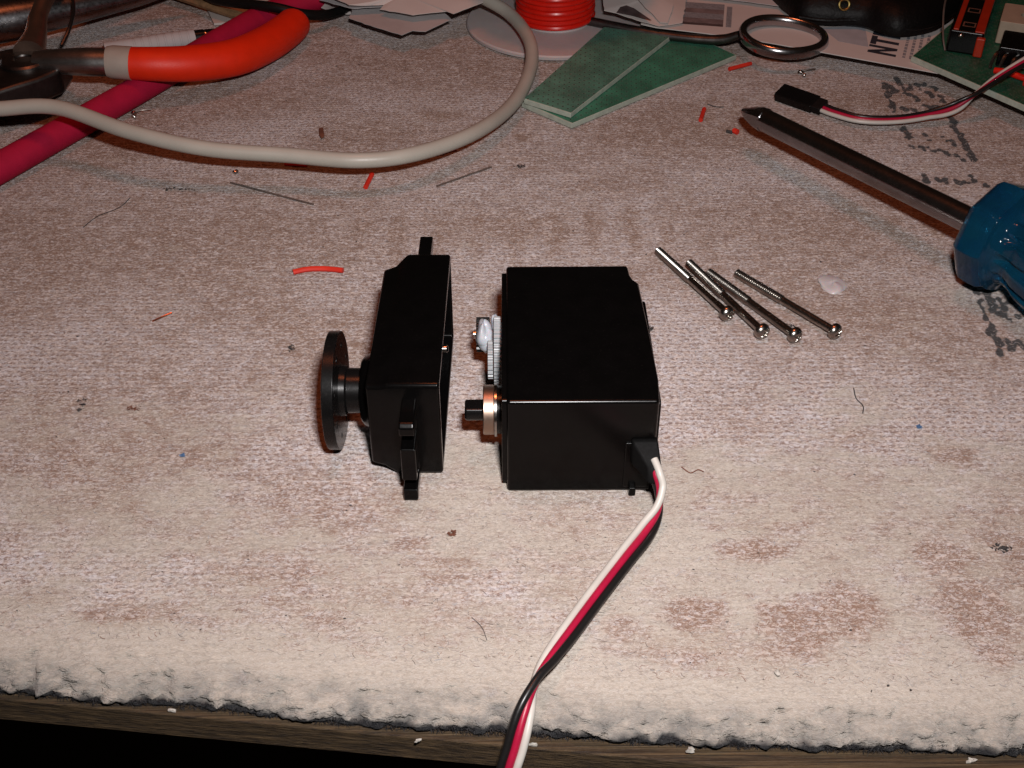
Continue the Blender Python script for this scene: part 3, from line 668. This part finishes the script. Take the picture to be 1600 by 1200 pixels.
bc = catmull([(-118, 240, 6), (-98, 220, 7), (-86.9, 208.5, 7), (-69, 199.2, 8.4), (-59.5, 199.5, 6), (-52, 208, 3), (-42, 224, 2)], 6)
tag(MB().tube(bc, 1.5, 12).build('black_cord', black_rubber, None, (-69, 199, 0)), 'black cord passing over the crimson tube behind the orange grip', 'cord')

# ------------------------------------------------------------------ papers, spool
def sheet(poly, z, name, mat, label, amp=.6, th=.14, seed=0, cat='paper', wave=.09):
    # a thin sheet with a torn outline and a real curl: fan of rings shrunk towards the centre
    c = Vector((sum(p[0] for p in poly)/len(poly), sum(p[1] for p in poly)/len(poly)))
    P = []
    rg = random.Random(seed)
    for i in range(len(poly)):
        a, d = Vector(poly[i][:2]), Vector(poly[(i+1) % len(poly)][:2]); n = max(1, int((d-a).length/1.6))
        za, zb = (poly[i][2] if len(poly[i]) > 2 else z), (poly[(i+1) % len(poly)][2] if len(poly[(i+1) % len(poly)]) > 2 else z)
        for k in range(n):
            q = a+(d-a)*k/n; j = .22 if k else 0
            P.append((q.x+rg.uniform(-j, j), q.y+rg.uniform(-j, j), za+(zb-za)*k/n))
    zc = sum(p[2] for p in P)/len(P)
    hz = lambda x, y: amp*math.sin(x*wave+seed)*math.cos(y*wave*1.3+seed*.7)+amp*.4*math.sin(x*.31+y*.2+seed)
    top, bot = [], []
    for s in (1, .85, .6, .3, .02):
        r = [(c.x+(p[0]-c.x)*s, c.y+(p[1]-c.y)*s, p[2]*s+zc*(1-s)) for p in P]
        top.append([(x, y, z_+hz(x, y)+th/2) for x, y, z_ in r]); bot.append([(x, y, z_+hz(x, y)-th/2) for x, y, z_ in r])
    bb = MB(); bb.loft(list(reversed(bot))+top, True)
    return tag(bb.build(name, mat, None, (c.x, c.y, 0)), label, cat)
sheet([(-46.3, 198.0, 5.2), (-37.3, 190.5, 5.2), (-29.8, 185.0, 5.2), (-26.9, 188.5, 5.2), (-23.1, 187.6, 5.2), (-15.9, 196.1, 5.6), (-18.4, 201.9, 5.6), (-19.7, 216.2, 5.2), (-45.5, 218.2, 5.2)], 3, 'torn_paper', paper_grey, 'lower torn grey paper scrap with a pointed corner beside the spool', .25, seed=1)
sheet([(-56.9, 208.1, 10.1), (-46.3, 199.7, 8.9), (-36.1, 201.9, 8.2), (-37.1, 199.5, 7.8), (-27.1, 194.3, 7.6), (-16.8, 196.2, 8.0), (-15.2, 194.3, 8.0), (-6.5, 199.3, 9.0), (-5.9, 222.7, 11.6), (-53.9, 227.6, 11.6)], 6, 'torn_paper', paper, 'upper torn white paper sheet lying over the grey scrap', .35, seed=2)
sheet([(-56.1, 208.0, 7.1), (-45.2, 201.5, 6.9), (-35.4, 203.9, 6.7), (-11.8, 202.1, 7.3), (-11.8, 228.6, 7.3), (-54.1, 231.6, 7.3)], 4.4, 'torn_paper', paper_grey, 'torn paper layer between the grey scrap and the white sheet', .2, seed=5)
sheet([(-56.5, 212.0, 3), (-52.0, 209.3, 2.2), (-48.5, 210.6, 2), (-45.0, 211.0, 2.2), (-46, 216, 3), (-54, 218, 4)], 2.6, 'crumpled_scrap', paper, 'small crumpled white scrap under the torn sheets by the orange grip', .5, seed=8, wave=.6)

sp = thing('wire_spool', 'milky plastic spool wound with bright red wire', 'spool', (15.2, 205.2, 0)); so = (15.2, 205.2, 0)
b = MB(); b.lathe([(0, 26.2), (.25, 26.9), (1.1, 27), (1.5, 26.6), (1.75, 12)], (15.2, 205.2, .15), (0, 0, 1), 72); b.build('lower_flange', spool_plastic, sp, so)
b = MB(); b.lathe([(1.6, 10.6), (31, 10.6)], (15.2, 205.2, 0), (0, 0, 1), 40); b.build('core', spool_plastic, sp, so)
b = MB(); b.lathe([(31.0, 12), (31.3, 26.8), (32.6, 26.8), (32.8, 4)], (15.2, 205.2, 0), (0, 0, 1), 72); b.build('upper_flange', spool_plastic, sp, so)
hel = []
for i in range(20*56):
    t = i/56; jit = .10*math.sin(t*2.3)+.06*math.sin(i*.021)
    hel.append((15.2+(11.3+jit)*math.cos(2*math.pi*t), 205.2+(11.3+jit)*math.sin(2*math.pi*t), 2.5+t*1.42))
b = MB(); b.tube(hel, .72, 8); b.build('red_wire_winding', red_wire, sp, so)

# ------------------------------------------------------------------ green boards in the middle
def pcb(poly, z0, z1, name, mat, label, slope=None):
    c = (sum(p[0] for p in poly)/len(poly), sum(p[1] for p in poly)/len(poly))
    f0 = (lambda p: z0+slope(p)) if slope else z0; f1 = (lambda p: z1-.06+slope(p)) if slope else z1-.06
    t = thing(name, label, 'circuit board', (c[0], c[1], 0)); og = (c[0], c[1], 0)
    MB().prism(poly, f0, f1).build('board_core', board_edge, t, og, bevel=.12)
    ins = [(c[0]+(p[0]-c[0])*.988, c[1]+(p[1]-c[1])*.988) for p in poly]
    g0 = (lambda p: z1-.05+slope(p)) if slope else z1-.05; g1 = (lambda p: z1+.02+slope(p)) if slope else z1+.02
    MB().prism(ins, g0, g1).build('green_face', mat, t, og)
    return t
pcb([(4.3, 149.2), (17.2, 136.4), (66.5, 179.2), (52, 198)], .0, 1.5, 'perfboard', perf_low, 'lower green perfboard with a pale front edge under the dusty board')
pcb([(4.9, 147.6), (17.0, 138.9), (48.2, 188.5), (29.5, 196)], 1.75, 3.2, 'perfboard', perf_mid, 'dusty grey-green perfboard lying on top of the other board by the cable')

# ------------------------------------------------------------------ catalogue pages, forceps, pouch (upper right)
cat_ = thing('catalogue', 'white catalogue page with dark lettering under the forceps ring', 'catalogue', (95, 195, 0)); co_ = (95, 195, 0)
pg = [(40, 193.5), (44.2, 190.9), (64.8, 184.2), (77, 178.6), (90.0, 172.2), (106, 164.2), (122.9, 155.8), (137, 147.5), (165, 130), (190, 170), (150, 250), (50, 250)]
b = MB(); b.prism(pg, 4.75, 5.0); cpage = b.build('cover_page', paper, cat_, co_)
b = MB(); b.prism([(58, 207), (74, 200), (98, 189), (130, 172), (170, 150), (184, 172), (149, 248), (52, 248)], .1, 4.6); b.build('page_block', paper_grey, cat_, co_)
def quad(p, du, dv, w, h): 
    p, du, dv = Vector(p), Vector(du), Vector(dv); return [tuple(p), tuple(p+du*w), tuple(p+du*w+dv*h), tuple(p+dv*h)]
def flat(poly, z, name, mat, par, og, th=.012): return MB().prism(poly, z, z+th).build(name, mat, par, og)
u = Vector((.34, .94)); hv = Vector((-.88, .47))
def letter(strokes, pos):
    for s in strokes:
        yield [tuple(Vector((108.9, 168.9))+u*(pos+a)+hv*c) for a, c in s]
H = 8.0
NL = [[(0, 0), (1.6, 0), (1.6, H), (0, H)], [(4.2, 0), (5.8, 0), (5.8, H), (4.2, H)], [(1.6, H), (1.6, H-3.1), (4.2, 0), (4.2, 3.1)]]
TL = [[(2.0, 0), (3.9, 0), (3.9, H-1.7), (2.0, H-1.7)], [(-.1, H-1.7), (6.0, H-1.7), (6.0, H), (-.1, H)]]
EL = [[(0, 0), (1.9, 0), (1.9, H), (0, H)], [(1.9, 0), (5.6, 0), (5.6, 1.7), (1.9, 1.7)], [(1.9, 3.2), (5.2, 3.2), (5.2, 4.8), (1.9, 4.8)], [(1.9, H-1.7), (5.6, H-1.7), (5.6, H), (1.9, H)]]
for L_, pos in ((NL, 0), (TL, 6.4), (EL, 13.0)):
    bb = MB()
    for poly in letter(L_, pos): bb.prism(poly, 5.005, 5.03)
    bb.build('printed_letter', ink_print, cpage, co_)
rg = random.Random(3)
for r_ in range(6):
    bb = MB(); x = 0
    base = Vector((110.6, 168.6))+Vector((.87, -.49))*(r_*1.9)
    while x < 19:
        w = rg.uniform(.8, 2.6); bb.prism(quad(base+u*x, u, Vector((.87, -.49)), w, .85), 5.006, 5.02); x += w+.5
    bb.build('text_line', grey_print, cpage, co_)
flat([(92.5, 190.0), (105.6, 191.5), (103.0, 176.0), (95.4, 180.0)], 5.005, 'pale_panel', pale_blue_print, cpage, co_)
d1 = Vector((.98, -.20)); d2 = Vector((.17, .985))
for k, (m_, w0, w1) in enumerate(((brown_print, 0, 1.9), (pink_print, 1.9, 5.5), (grey_print, 5.5, 9.5), (pink_print, 9.5, 13), (grey_print, 13, 17.5))):
    flat(quad(Vector((50.8, 193.6))+d2*w0, d1, d2, 13.3, w1-w0-.05), 5.006, 'picture_band', m_, cpage, co_)
flat(quad(Vector((64.6, 190.8)), d1, d2, 1.6, 16), 5.006, 'picture_band', grey_print, cpage, co_)
fo = sheet([(29.3, 197.4, 7.6), (33, 197.2, 6.8), (38.5, 193.4, 6.2), (44.8, 189.6, 5.8), (52, 192, 5.6), (56, 214, 6.5), (50, 232, 8), (30, 232, 10)], 7, 'folded_page', paper, 'folded white page with a dark picture next to the spool', .22, seed=3)
flat([(33.2-42, 201.3-211, ), (37.5-42, 199.2-211), (43.0-42, 195.2-211), (38.6-42, 204.5-211), (35.5-42, 208-211)], 7.4, 'dark_picture', brown_print, fo, (0, 0, 0), .05)
sheet([(37.5, 208, 9.5), (45.2, 190.6, 6.5), (47.4, 190.2, 6.4), (50, 200, 7.6), (53, 226, 9), (40, 228, 11)], 8, 'folded_page', paper, 'narrow folded paper strip leaning over the dark picture', .15, seed=4)
sheet([(54, 213, 6.4), (70, 208.5, 6.0), (84, 203, 6.4), (90, 197, 7.5), (96, 215, 8), (90, 240, 8), (56, 240, 7)], 6.4, 'folded_page', paper_grey, 'grey sheet behind the forceps ring next to the black pouch', .3, seed=6)

fc = thing('forceps', 'steel forceps finger ring with its arm tucked under the page', 'forceps', (79, 181, 0)); fo_ = (79, 181, 0)
cx, cy = 78.8, 180.6
ring = []
for k in range(64):
    t = 2*math.pi*k/64; ring.append((cx+11.6*math.cos(t)+.8*math.cos(t)**2, cy+10.4*math.sin(t), 6.3-.05*math.cos(t)*11-.06*10*math.sin(t)*-1))
bb = MB(); rings = []
for k in range(64):
    p = Vector(ring[k]); t = (Vector(ring[(k+1) % 64])-Vector(ring[k-1])).normalized(); n_ = t.cross(Vector((0, 0, 1))).normalized()
    rings.append([p+n_*(1.25*math.cos(a))+Vector((0, 0, 1))*(1.75*math.sin(a)) for a in [2*math.pi*j/14 for j in range(14)]])
rings.append(rings[0]); bb.loft(rings, True, False, False); bb.build('finger_ring', chrome, fc, fo_)
b = MB(); b.tube(catmull([(67.2, 182.2, 6.2), (62, 184.4, 3.9), (52, 188.0, 3.1), (40, 193.2, 2.9), (24, 201, 3.2)], 6), lerp_list([1.5, 1.7, 1.6, 1.6, 1.6], 6), 12, .8); b.build('arm', dark_steel, fc, fo_)

pc = thing('leather_pouch', 'black leather pouch with a brass eyelet behind the catalogue page', 'pouch', (108, 208, 5)); pco = (108, 208, 5)
out = [(81, 208), (83.5, 199), (86.3, 192.5), (93.4, 189.9), (103.5, 188.0), (108.6, 182.6), (113.5, 180.6), (122.8, 184), (132, 194), (142, 214), (132, 240), (90, 242), (80, 226)]
P = catmull([(p[0], p[1], 0) for p in out+[out[0]]], 4)[:-1]
cc = Vector((110, 212, 0)); rings = []
for s, z in ((.93, 5.1), (1.0, 6.0), (1.01, 8.0), (.97, 10.5), (.90, 12.6), (.78, 14.2), (.6, 15.6), (.3, 16.2), (.02, 16.4)):
    rings.append([(cc.x+(p.x-cc.x)*s, cc.y+(p.y-cc.y)*s, z+(.8*float(fbm(p.x*.11*s, p.y*.11, 3, 90)) if z > 5.2 else 0)*2) for p in P])
b = MB(); b.loft(rings, True); pbody = b.build('pouch_body', pouch_leather, pc, pco)
def torus(c, R, r, tilt=0, n=28, m=8):
    Rm = Matrix.Rotation(tilt, 3, 'X'); bb = MB(); rr = []
    for k in range(n):
        a = 2*math.pi*k/n
        rr.append([Vector(c)+Rm @ Vector(((R+r*math.cos(t))*math.cos(a), (R+r*math.cos(t))*math.sin(a), r*math.sin(t))) for t in [2*math.pi*j/m for j in range(m)]])
    rr.append(rr[0]); return bb.loft(rr, True, False, False)
torus((98.2, 190.3, 11.8), 1.45, .42, math.radians(66)).build('eyelet', brass, pbody, pco)
torus((89.0, 192.4, 9.0), .55, .3, math.radians(70), 16).build('eyelet', brass, pbody, pco)
lump((108.2, 186.7, 9.2), (.7, .5, .7), 2, 8, .05).build('snap_stud', steel, pbody, pco)
st_path = catmull([(86.0, 191.6, 7.6), (93, 189.0, 7.6), (104, 188.3, 7.8), (112, 181.2, 8.0), (122, 183.4, 8), (132, 192.6, 8)], 6)
b = MB(); b.tube(st_path, .55, 8); b.build('piping', pouch_leather, pbody, pco)

# ------------------------------------------------------------------ green board with parts at the right, connector lead
e1 = Vector((.556, -.831)); e2 = Vector((.602, .798)); P0 = Vector((112.2, 165.8))
RB = pcb([tuple(P0), tuple(P0+e1*62), tuple(P0+e1*62+e2*66), tuple(P0+e2*66)], 5.1, 6.7, 'component_board', perf_right, 'dark green perfboard with wired parts resting on the catalogue')
pts = [P0, P0+e1*62, P0+e1*62+e2*66, P0+e2*66]; rc = sum(pts, Vector((0, 0)))/4; ro = (rc.x, rc.y, 0)
ang = math.atan2(.92, .40); dv = Vector((math.cos(ang), math.sin(ang))); nv = Vector((dv.y, -dv.x))   # nv points right
md = thing('striped_module', 'black block with two orange stripes standing on the green board', 'module', (128, 164, 6.8)); mo = (128, 164, 6.8)
f0 = Vector((125.9, 165.6))
cen = f0+dv*24
b = MB(); b.box((cen.x, cen.y, 10.1), (46, 9.2, 6.6), ang); b.build('housing', black_case, md, mo, bevel=.7, seg=3)
for off, w in ((-3.0, 1.5), (3.2, 2.5)):
    c = cen+nv*off; b = MB(); b.box((c.x, c.y, 13.3), (45.4, w, .7), ang); b.build('orange_stripe', orange_band, md, mo, bevel=.25)
c = f0+nv*4.0+dv*.6; b = MB(); b.box((c.x, c.y, 9.6), (1.6, 2.4, 5.4), ang); b.build('orange_foot', orange_band, md, mo, bevel=.4)
for k in (6, 17, 28):
    c = f0+dv*k; R3 = Matrix.Rotation(ang, 3, 'Z')
    outer = [Vector((-1.6, -1.7)), Vector((1.6, -1.7)), Vector((1.6, 1.7)), Vector((-1.6, 1.7))]
    b = MB(); b.holed([tuple(p) for p in outer], [[tuple(p*.78) for p in outer]], lambda q, v, t: tuple(Vector((c.x, c.y, t))+R3 @ Vector((q, v, 0))), 13.36, 13.46); b.build('frame_mark', rust, md, mo)
lump((f0.x-1.2, f0.y+.4, 12.4), (.8, .6, .6), 5, 8, .05).build('solder_blob', steel, md, mo)
b = MB(); b.tube(catmull([(122.2, 168.6, 7), (122.0, 172, 10), (123.5, 180, 14.5), (128, 192, 16)], 6), .28, 7); b.build('bare_lead', tinned, md, mo)
hd = thing('pin_header', 'black pin header with three silver pins on the green board', 'header', (139, 163, 6.8)); ho = (139, 163, 6.8)
b = MB(); b.box((140.0, 162.4, 9.6), (10, 12.5, 5.6), ang-math.pi/2); b.build('header_body', black_case, hd, ho, bevel=.4)
for p in ((131.4, 157.6), (133.3, 156.0), (135.3, 154.2)):
    b = MB(); b.tube(catmull([(p[0]+2.4, p[1]+2.2, 10.6), (p[0]+.9, p[1]+.9, 10.2), (p[0], p[1], 8.4), (p[0]-.3, p[1]-.4, 6.8)], 4), .5, 6); b.build('pin', steel, hd, ho)
tb = thing('tan_housing', 'tan plastic housing with a round dark hole above the pin header', 'housing', (145, 177, 6.8)); tbo = (145, 177, 6.8)
c = Vector((145.2, 177.5)); R3 = Matrix.Rotation(ang-math.pi/2, 3, 'Z')
b = MB(); b.holed(rrect(-5.5, 9, -6.5, 8, .6, 2), [circ(1.6, .6, 2.1, 20)], lambda q, v, t: tuple(Vector((c.x, c.y, t))+R3 @ Vector((q, v, 0))), 7.0, 13.4); b.build('housing_body', tan_plastic, tb, tbo, bevel=.25)
b = MB(); b.lathe([(0, 2.05), (3.2, 2.05), (3.4, .5)], (c.x+(R3 @ Vector((1.6, .6, 0))).x, c.y+(R3 @ Vector((1.6, .6, 0))).y, 7.1), (0, 0, 1), 20); b.build('socket', black_rubber, tb, tbo)
tag(MB().tube(catmull([(131.0, 153.6, 7.8), (133.6, 151.6, 8.2), (136.2, 149.2, 8.0), (139.5, 146.6, 7.8)], 5), .85, 10).build('jumper_wire', red_wire, None, (132, 152, 6.8)), 'short red jumper wire in front of the silver pins', 'wire', 'red jumper wires on the board')
tag(MB().tube(catmull([(136.6, 146.4, 7.6), (140, 143.6, 8.2), (146, 140, 8)], 5), 1.0, 10).build('jumper_wire', red_wire, None, (138, 146, 6.8)), 'red jumper wire at the right picture edge under the ribbon lead', 'wire', 'red jumper wires on the board')
tag(MB().tube(catmull([(139.5, 157.5, 13.2), (141.5, 155.0, 13.8), (147, 152, 14)], 5), .9, 10).build('jumper_wire', red_wire, None, (140, 157, 12)), 'red jumper wire crossing the black pin header', 'wire', 'red jumper wires on the board')

cn = thing('connector_lead', 'flat three-colour lead ending in a black plug beside the screwdriver tip', 'cable', (79, 149, 0)); cno = (79, 149, 0)
A, B_ = Vector((74.2, 154.0, 1.9)), Vector((84.2, 144.4, 1.6)); dd = (B_-A); an = math.atan2(dd.y, dd.x)
Rm = Matrix.Rotation(an, 3, 'Z') @ Matrix.Rotation(math.radians(16), 3, 'X')
mid_ = (A+B_)/2
b = MB(); b.box(mid_-Vector((dd.x, dd.y, 0)).normalized()*1.2, (dd.length-2.4, 5.0, 2.5), mat=Rm); b.build('plug_housing', black_gloss, cn, cno, bevel=.3)
b = MB(); b.box(mid_+Vector((dd.x, dd.y, 0)).normalized()*(dd.length/2-1.4), (3.0, 4.4, 2.1), mat=Rm); b.build('plug_tail', black_rubber, cn, cno, bevel=.3)
CL = [(83.0, 145.6, 1.7), (86.6, 141.4, 1.8), (92.5, 137.2, 1.9), (101.4, 136.6, 2.0), (110.0, 138.2, 2.5), (116.5, 139.0, 4), (121.4, 140.0, 7), (128.4, 144.2, 10), (135.6, 147.4, 13), (150, 156, 16.5), (170, 168, 17)]
# side always points to +x, so along this run white lies nearest the camera first, then on top after the twist
PC = [math.radians(a) for a in (20, 18, 12, 8, 10, 60, 130, 165, 175, 178, 180)]
def ribbon_y(path, phis, r, n=8):
    Pq = catmull(path, n); F = lerp_list(phis, n); outs = [[], [], []]
    for i, p in enumerate(Pq):
        t = (Pq[min(i+1, len(Pq)-1)]-Pq[max(i-1, 0)]).normalized(); side = Vector((0, 0, 1)).cross(t).normalized(); up = t.cross(side)
        cq = side*math.cos(F[i])+up*math.sin(F[i])
        for k in range(3): outs[k].append(p+cq*((k-1)*r*1.93))
    return outs
for pth, mt, lb in zip(ribbon_y(CL, PC, .56, 8), (wire_white, wire_red, wire_black), ('white', 'red', 'black')):
    MB().tube(pth, .56, 10).build('lead_wire', mt, cn, cno, label=lb+' insulated wire of the plug lead')

# ------------------------------------------------------------------ scraps and dirt on the mat
def H_(x, y): return float(mat_height(np.array(x), np.array(y)))
def bit(path, r, mat, name, label, cat, group=None, seg=8, lift=.1):
    pp = [(x, y, H_(x, y)+r*.8+lift) for x, y in path]
    pp = catmull(pp, 4) if len(pp) > 2 else pp
    return tag(MB().tube(pp, r, seg).build(name, mat, None, (path[0][0], path[0][1], 0)), label, cat, group)
G = 'cut red insulation scraps on the mat'
bit([(-46.2, 68.9), (-43, 69.9), (-39, 70.1), (-35.4, 69.3)], .62, scrap_red, 'insulation_scrap', 'long curved red insulation scrap behind the horn disc', 'scrap', G)
bit([(-32.7, 112.0), (-33.7, 105.6)], .62, scrap_red, 'insulation_scrap', 'red insulation scrap sticking out in front of the grey cable', 'scrap', G)
bit([(53.1, 147.0), (51.3, 140.4)], .6, scrap_red, 'insulation_scrap', 'red insulation scrap left of the screwdriver tip', 'scrap', G)
bit([(63.4, 172.0), (70.2, 175.8)], .6, scrap_red, 'insulation_scrap', 'red insulation scrap under the forceps ring', 'scrap', G)
bit([(59.0, 134.0), (59.9, 133.0)], .75, scrap_red, 'insulation_scrap', 'stubby red insulation scrap just below the screwdriver tip', 'scrap', G)
bit([(-16.6, 122.6), (-12.6, 125.2)], .6, scrap_red, 'insulation_scrap', 'red insulation scrap half hidden under the right of the cable bend', 'scrap', G)
bit([(-54.8, 117.9), (-49.2, 117.1)], .6, scrap_red, 'insulation_scrap', 'red insulation scrap in the shadow left of the cable bend', 'scrap', G)
bit([(57.2, 134.3), (58.6, 133.4)], .42, soot, 'wire_stub', 'dark wire stub beside the stubby red scrap', 'scrap')
bit([(-66.7, 108.5), (-45.3, 97.9)], .21, tinned, 'cut_lead', 'straight grey component lead in front of the cable, left of centre', 'wire', lift=.3)
bit([(-16.7, 106.4), (-3.5, 115.9)], .21, tinned, 'cut_lead', 'straight grey component lead in front of the cable bend', 'wire', lift=.3)
bit([(-72.8, 51.4), (-71, 53.2), (-69.4, 54.3)], .2, copper_wire, 'copper_strand', 'short shiny copper strand on the left of the mat', 'wire')
bit([(-97, 88.6), (-95, 93.5), (-91, 97.5), (-89.5, 102)], .09, soot, 'dark_hair', 'wavy dark hair on the mat below the crimson tube', 'hair')
bit([(66.2, 28.0), (66.0, 25), (66.8, 22.8), (66.2, 20.5)], .10, soot, 'dark_hair', 'short bent dark hair below the rightmost screw', 'hair')
bit([(30.8, 6.0), (32.2, 4.6), (33.6, 5.4), (34.6, 4.9)], .10, rust, 'brown_fibre', 'curled brown fibre right of the servo lead boot', 'fibre')
bit([(-5.6, -28.0), (-4.0, -30.0), (-3.2, -32.4)], .055, soot, 'dark_hair', 'fine dark hair left of the servo lead', 'hair')
bit([(54.5, 150.6), (56.5, 149.0), (58.6, 148.8)], .12, soot, 'dark_hair', 'tiny hair between green board and red scrap', 'hair')
def solder(x, y, label, seed):
    t = thing('solder_splash', label, 'solder', (x, y, 0))
    lump((x, y, .5), (.8, .6, .5), seed, 7, .15).build('bead', steel, t, (x, y, 0)); lump((x+.6, y-2.0, .5), (.6, .6, .5), seed+1, 7, .15).build('bead', steel, t, (x, y, 0))
    MB().tube(catmull([(x, y, .6), (x+2.4, y+.4, 1.0), (x+4.4, y+1.4, .7)], 4), .18, 6).build('tail', tinned, t, (x, y, 0))
solder(-98.9, 146.0, 'silver solder splash between crimson tube and orange grip', 21)
solder(83.2, 169.6, 'silver solder splash in front of the forceps ring', 25)
lump((-64.8, 117.6, .5), (.8, .6, .5), 31, 8, .1); tag(lump((-66.3, 113.6, .35), (.7, .7, .5), 31, 8, .1).build('solder_bead', steel, None, (-66.3, 113.6, 0)), 'tiny solder bead in front of the grey cable', 'solder')
def clump(x, y, w, d, mat, name, label, cat, seed):
    rg_ = random.Random(seed); bb = MB()
    for k in range(34):
        a = rg_.uniform(0, 6.28); r_ = rg_.random()**.5; px, py = x+w*r_*math.cos(a), y+d*r_*math.sin(a)
        z = H_(px, py)+rg_.uniform(.02, .45); s = rg_.uniform(.18, .5)
        vs_ = [(px+rg_.uniform(-s, s), py+rg_.uniform(-s, s), z+rg_.uniform(-s, s)*.4) for _ in range(4)]
        bb.add(vs_, [(0, 1, 2), (0, 2, 3), (0, 3, 1), (1, 3, 2)])
    return tag(bb.build(name, mat, None, (x, y, 0)), label, cat)
clump(-80.3, 24.6, 1.0, 2.1, soot, 'lint_clump', 'dark pointed lint clump at the left, level with the horn disc', 'lint', 1)
clump(-43.0, 42.0, .7, 1.3, soot, 'lint_clump', 'small dark lint clump left of the horn disc', 'lint', 2)
tag(MB().prism([(-48.6, 136.6), (-47.5, 136.9), (-46.6, 132.2), (-47.3, 131.2), (-48.0, 132.6)], .05, .5).build('bark_flake', rust, None, (-47.6, 134, 0), bevel=.1), 'dark brown flake inside the cable loop', 'flake')
clump(81.0, -13.9, 1.6, 1.1, soot, 'lint_clump', 'grey-green lint clump by the right picture edge', 'lint', 4)
clump(-78.9, 106.0, 4.2, .7, soot, 'lint_clump', 'stretched dark smudge of lint left of the straight lead', 'lint', 5)
clump(29.0, 47.6, .9, 1.0, soot, 'lint_clump', 'lint clump touching the right side of the servo body', 'lint', 6)
clump(-70.0, 23.2, 1.3, .5, rust, 'crumb_cluster', 'brown crumbs left of the horn disc beside the dark clump', 'crumbs', 7)
clump(-9.2, -10.0, .6, .6, rust, 'crumb_cluster', 'reddish brown crumb in front of the two servo halves', 'crumbs', 8)
clump(-58.1, 10.1, .35, .2, blue_bit, 'crumb_cluster', 'pale blue crumb on the mat left of the mounting tab', 'crumbs', 9)
clump(75.6, 16.5, .25, .2, blue_bit, 'crumb_cluster', 'tiny blue crumb on the right of the mat', 'crumbs', 10)
clump(57.8, 48.0, 1.6, .8, soot, 'lint_clump', 'thin dark lint between the two rightmost screws', 'lint', 11)
clump(3.6, 116.6, 1.3, .8, soot, 'lint_clump', 'dark specks right of the lead near the cable bend', 'lint', 12)
clump(-107.5, 147.0, 1.5, 1.5, soot, 'lint_clump', 'bluish dark lint tuft under the pliers shank', 'lint', 13)
lw = lump((69.6, 63.4, -.1), (2.9, 3.5, .75), 14, 14, .12); tag(lw.build('wax_blob', wax, None, (69.6, 63.4, 0)), 'cloudy white wax blob right of the screws', 'wax')
def edge_chip(x, y, z, s, label, seed):
    return tag(lump((x, y, z), (s*.75, s*.45, s*.45), seed*7+1, 5, .34).build('foam_chip', chip, None, (x, y, z)), label, 'chip', 'white chips along the mat edge')
edge_chip(3.6, -46.9, -6.0, .75, 'pointed white chip on the bench edge right of the lead', 1)
edge_chip(-13.2, -46.2, -5.8, .6, 'dull chip on the bench edge left of the servo lead', 2)
edge_chip(26.2, -48.6, -5.2, .9, 'ragged white chip at the mat edge below the right stains', 3)
edge_chip(66.4, -50.2, -5.8, .9, 'white chip on the bench edge at the lower right', 4)
edge_chip(-50.2, -40.8, -5.6, .7, 'pale chip at the mat edge on the left', 5)
tag(lump((39.8, -38.9, -.1), (.5, .5, .3), 3, 8, .2).build('foam_chip', chip, None, (39.8, -38.9, 0)), 'white fleck lying on the front of the mat', 'chip', 'white chips along the mat edge')
# sprinkled dust, uncountable
b = MB(); rg = random.Random(99)
for k in range(900):
    y = -44+rg.random()**1.3*250; x = rg.uniform(-1, 1)*(80+(y+50)*.33)
    if y < float(edge_y(np.array(x)))+6: continue
    s = rg.uniform(.06, .2)*(1+max(0, y)/250); z = H_(x, y)+.1
    vs_ = [(x+rg.uniform(-s, s)*1.6, y+rg.uniform(-s, s), z+rg.uniform(-s, s)*.5) for _ in range(4)]
    b.add(vs_, [(0, 1, 2), (0, 2, 3), (0, 3, 1), (1, 3, 2)])
o = b.build('dust_specks', soot, None); o['kind'] = 'stuff'; o['label'] = 'dark dust specks scattered over the mat'; o['category'] = 'dust'
b = MB()
for k in range(260):
    y = -44+rg.random()*240; x = rg.uniform(-1, 1)*(80+(y+50)*.33)
    if y < float(edge_y(np.array(x)))+3: continue
    s = rg.uniform(.05, .12)*(1+max(0, y)/250); z = H_(x, y)+.15
    vs_ = [(x+rg.uniform(-s, s), y+rg.uniform(-s, s), z+rg.uniform(-s, s)) for _ in range(4)]
    b.add(vs_, [(0, 1, 2), (0, 2, 3), (0, 3, 1), (1, 3, 2)])
o = b.build('bright_flecks', chip, None); o['kind'] = 'stuff'; o['label'] = 'tiny bright flecks scattered over the mat'; o['category'] = 'dust'
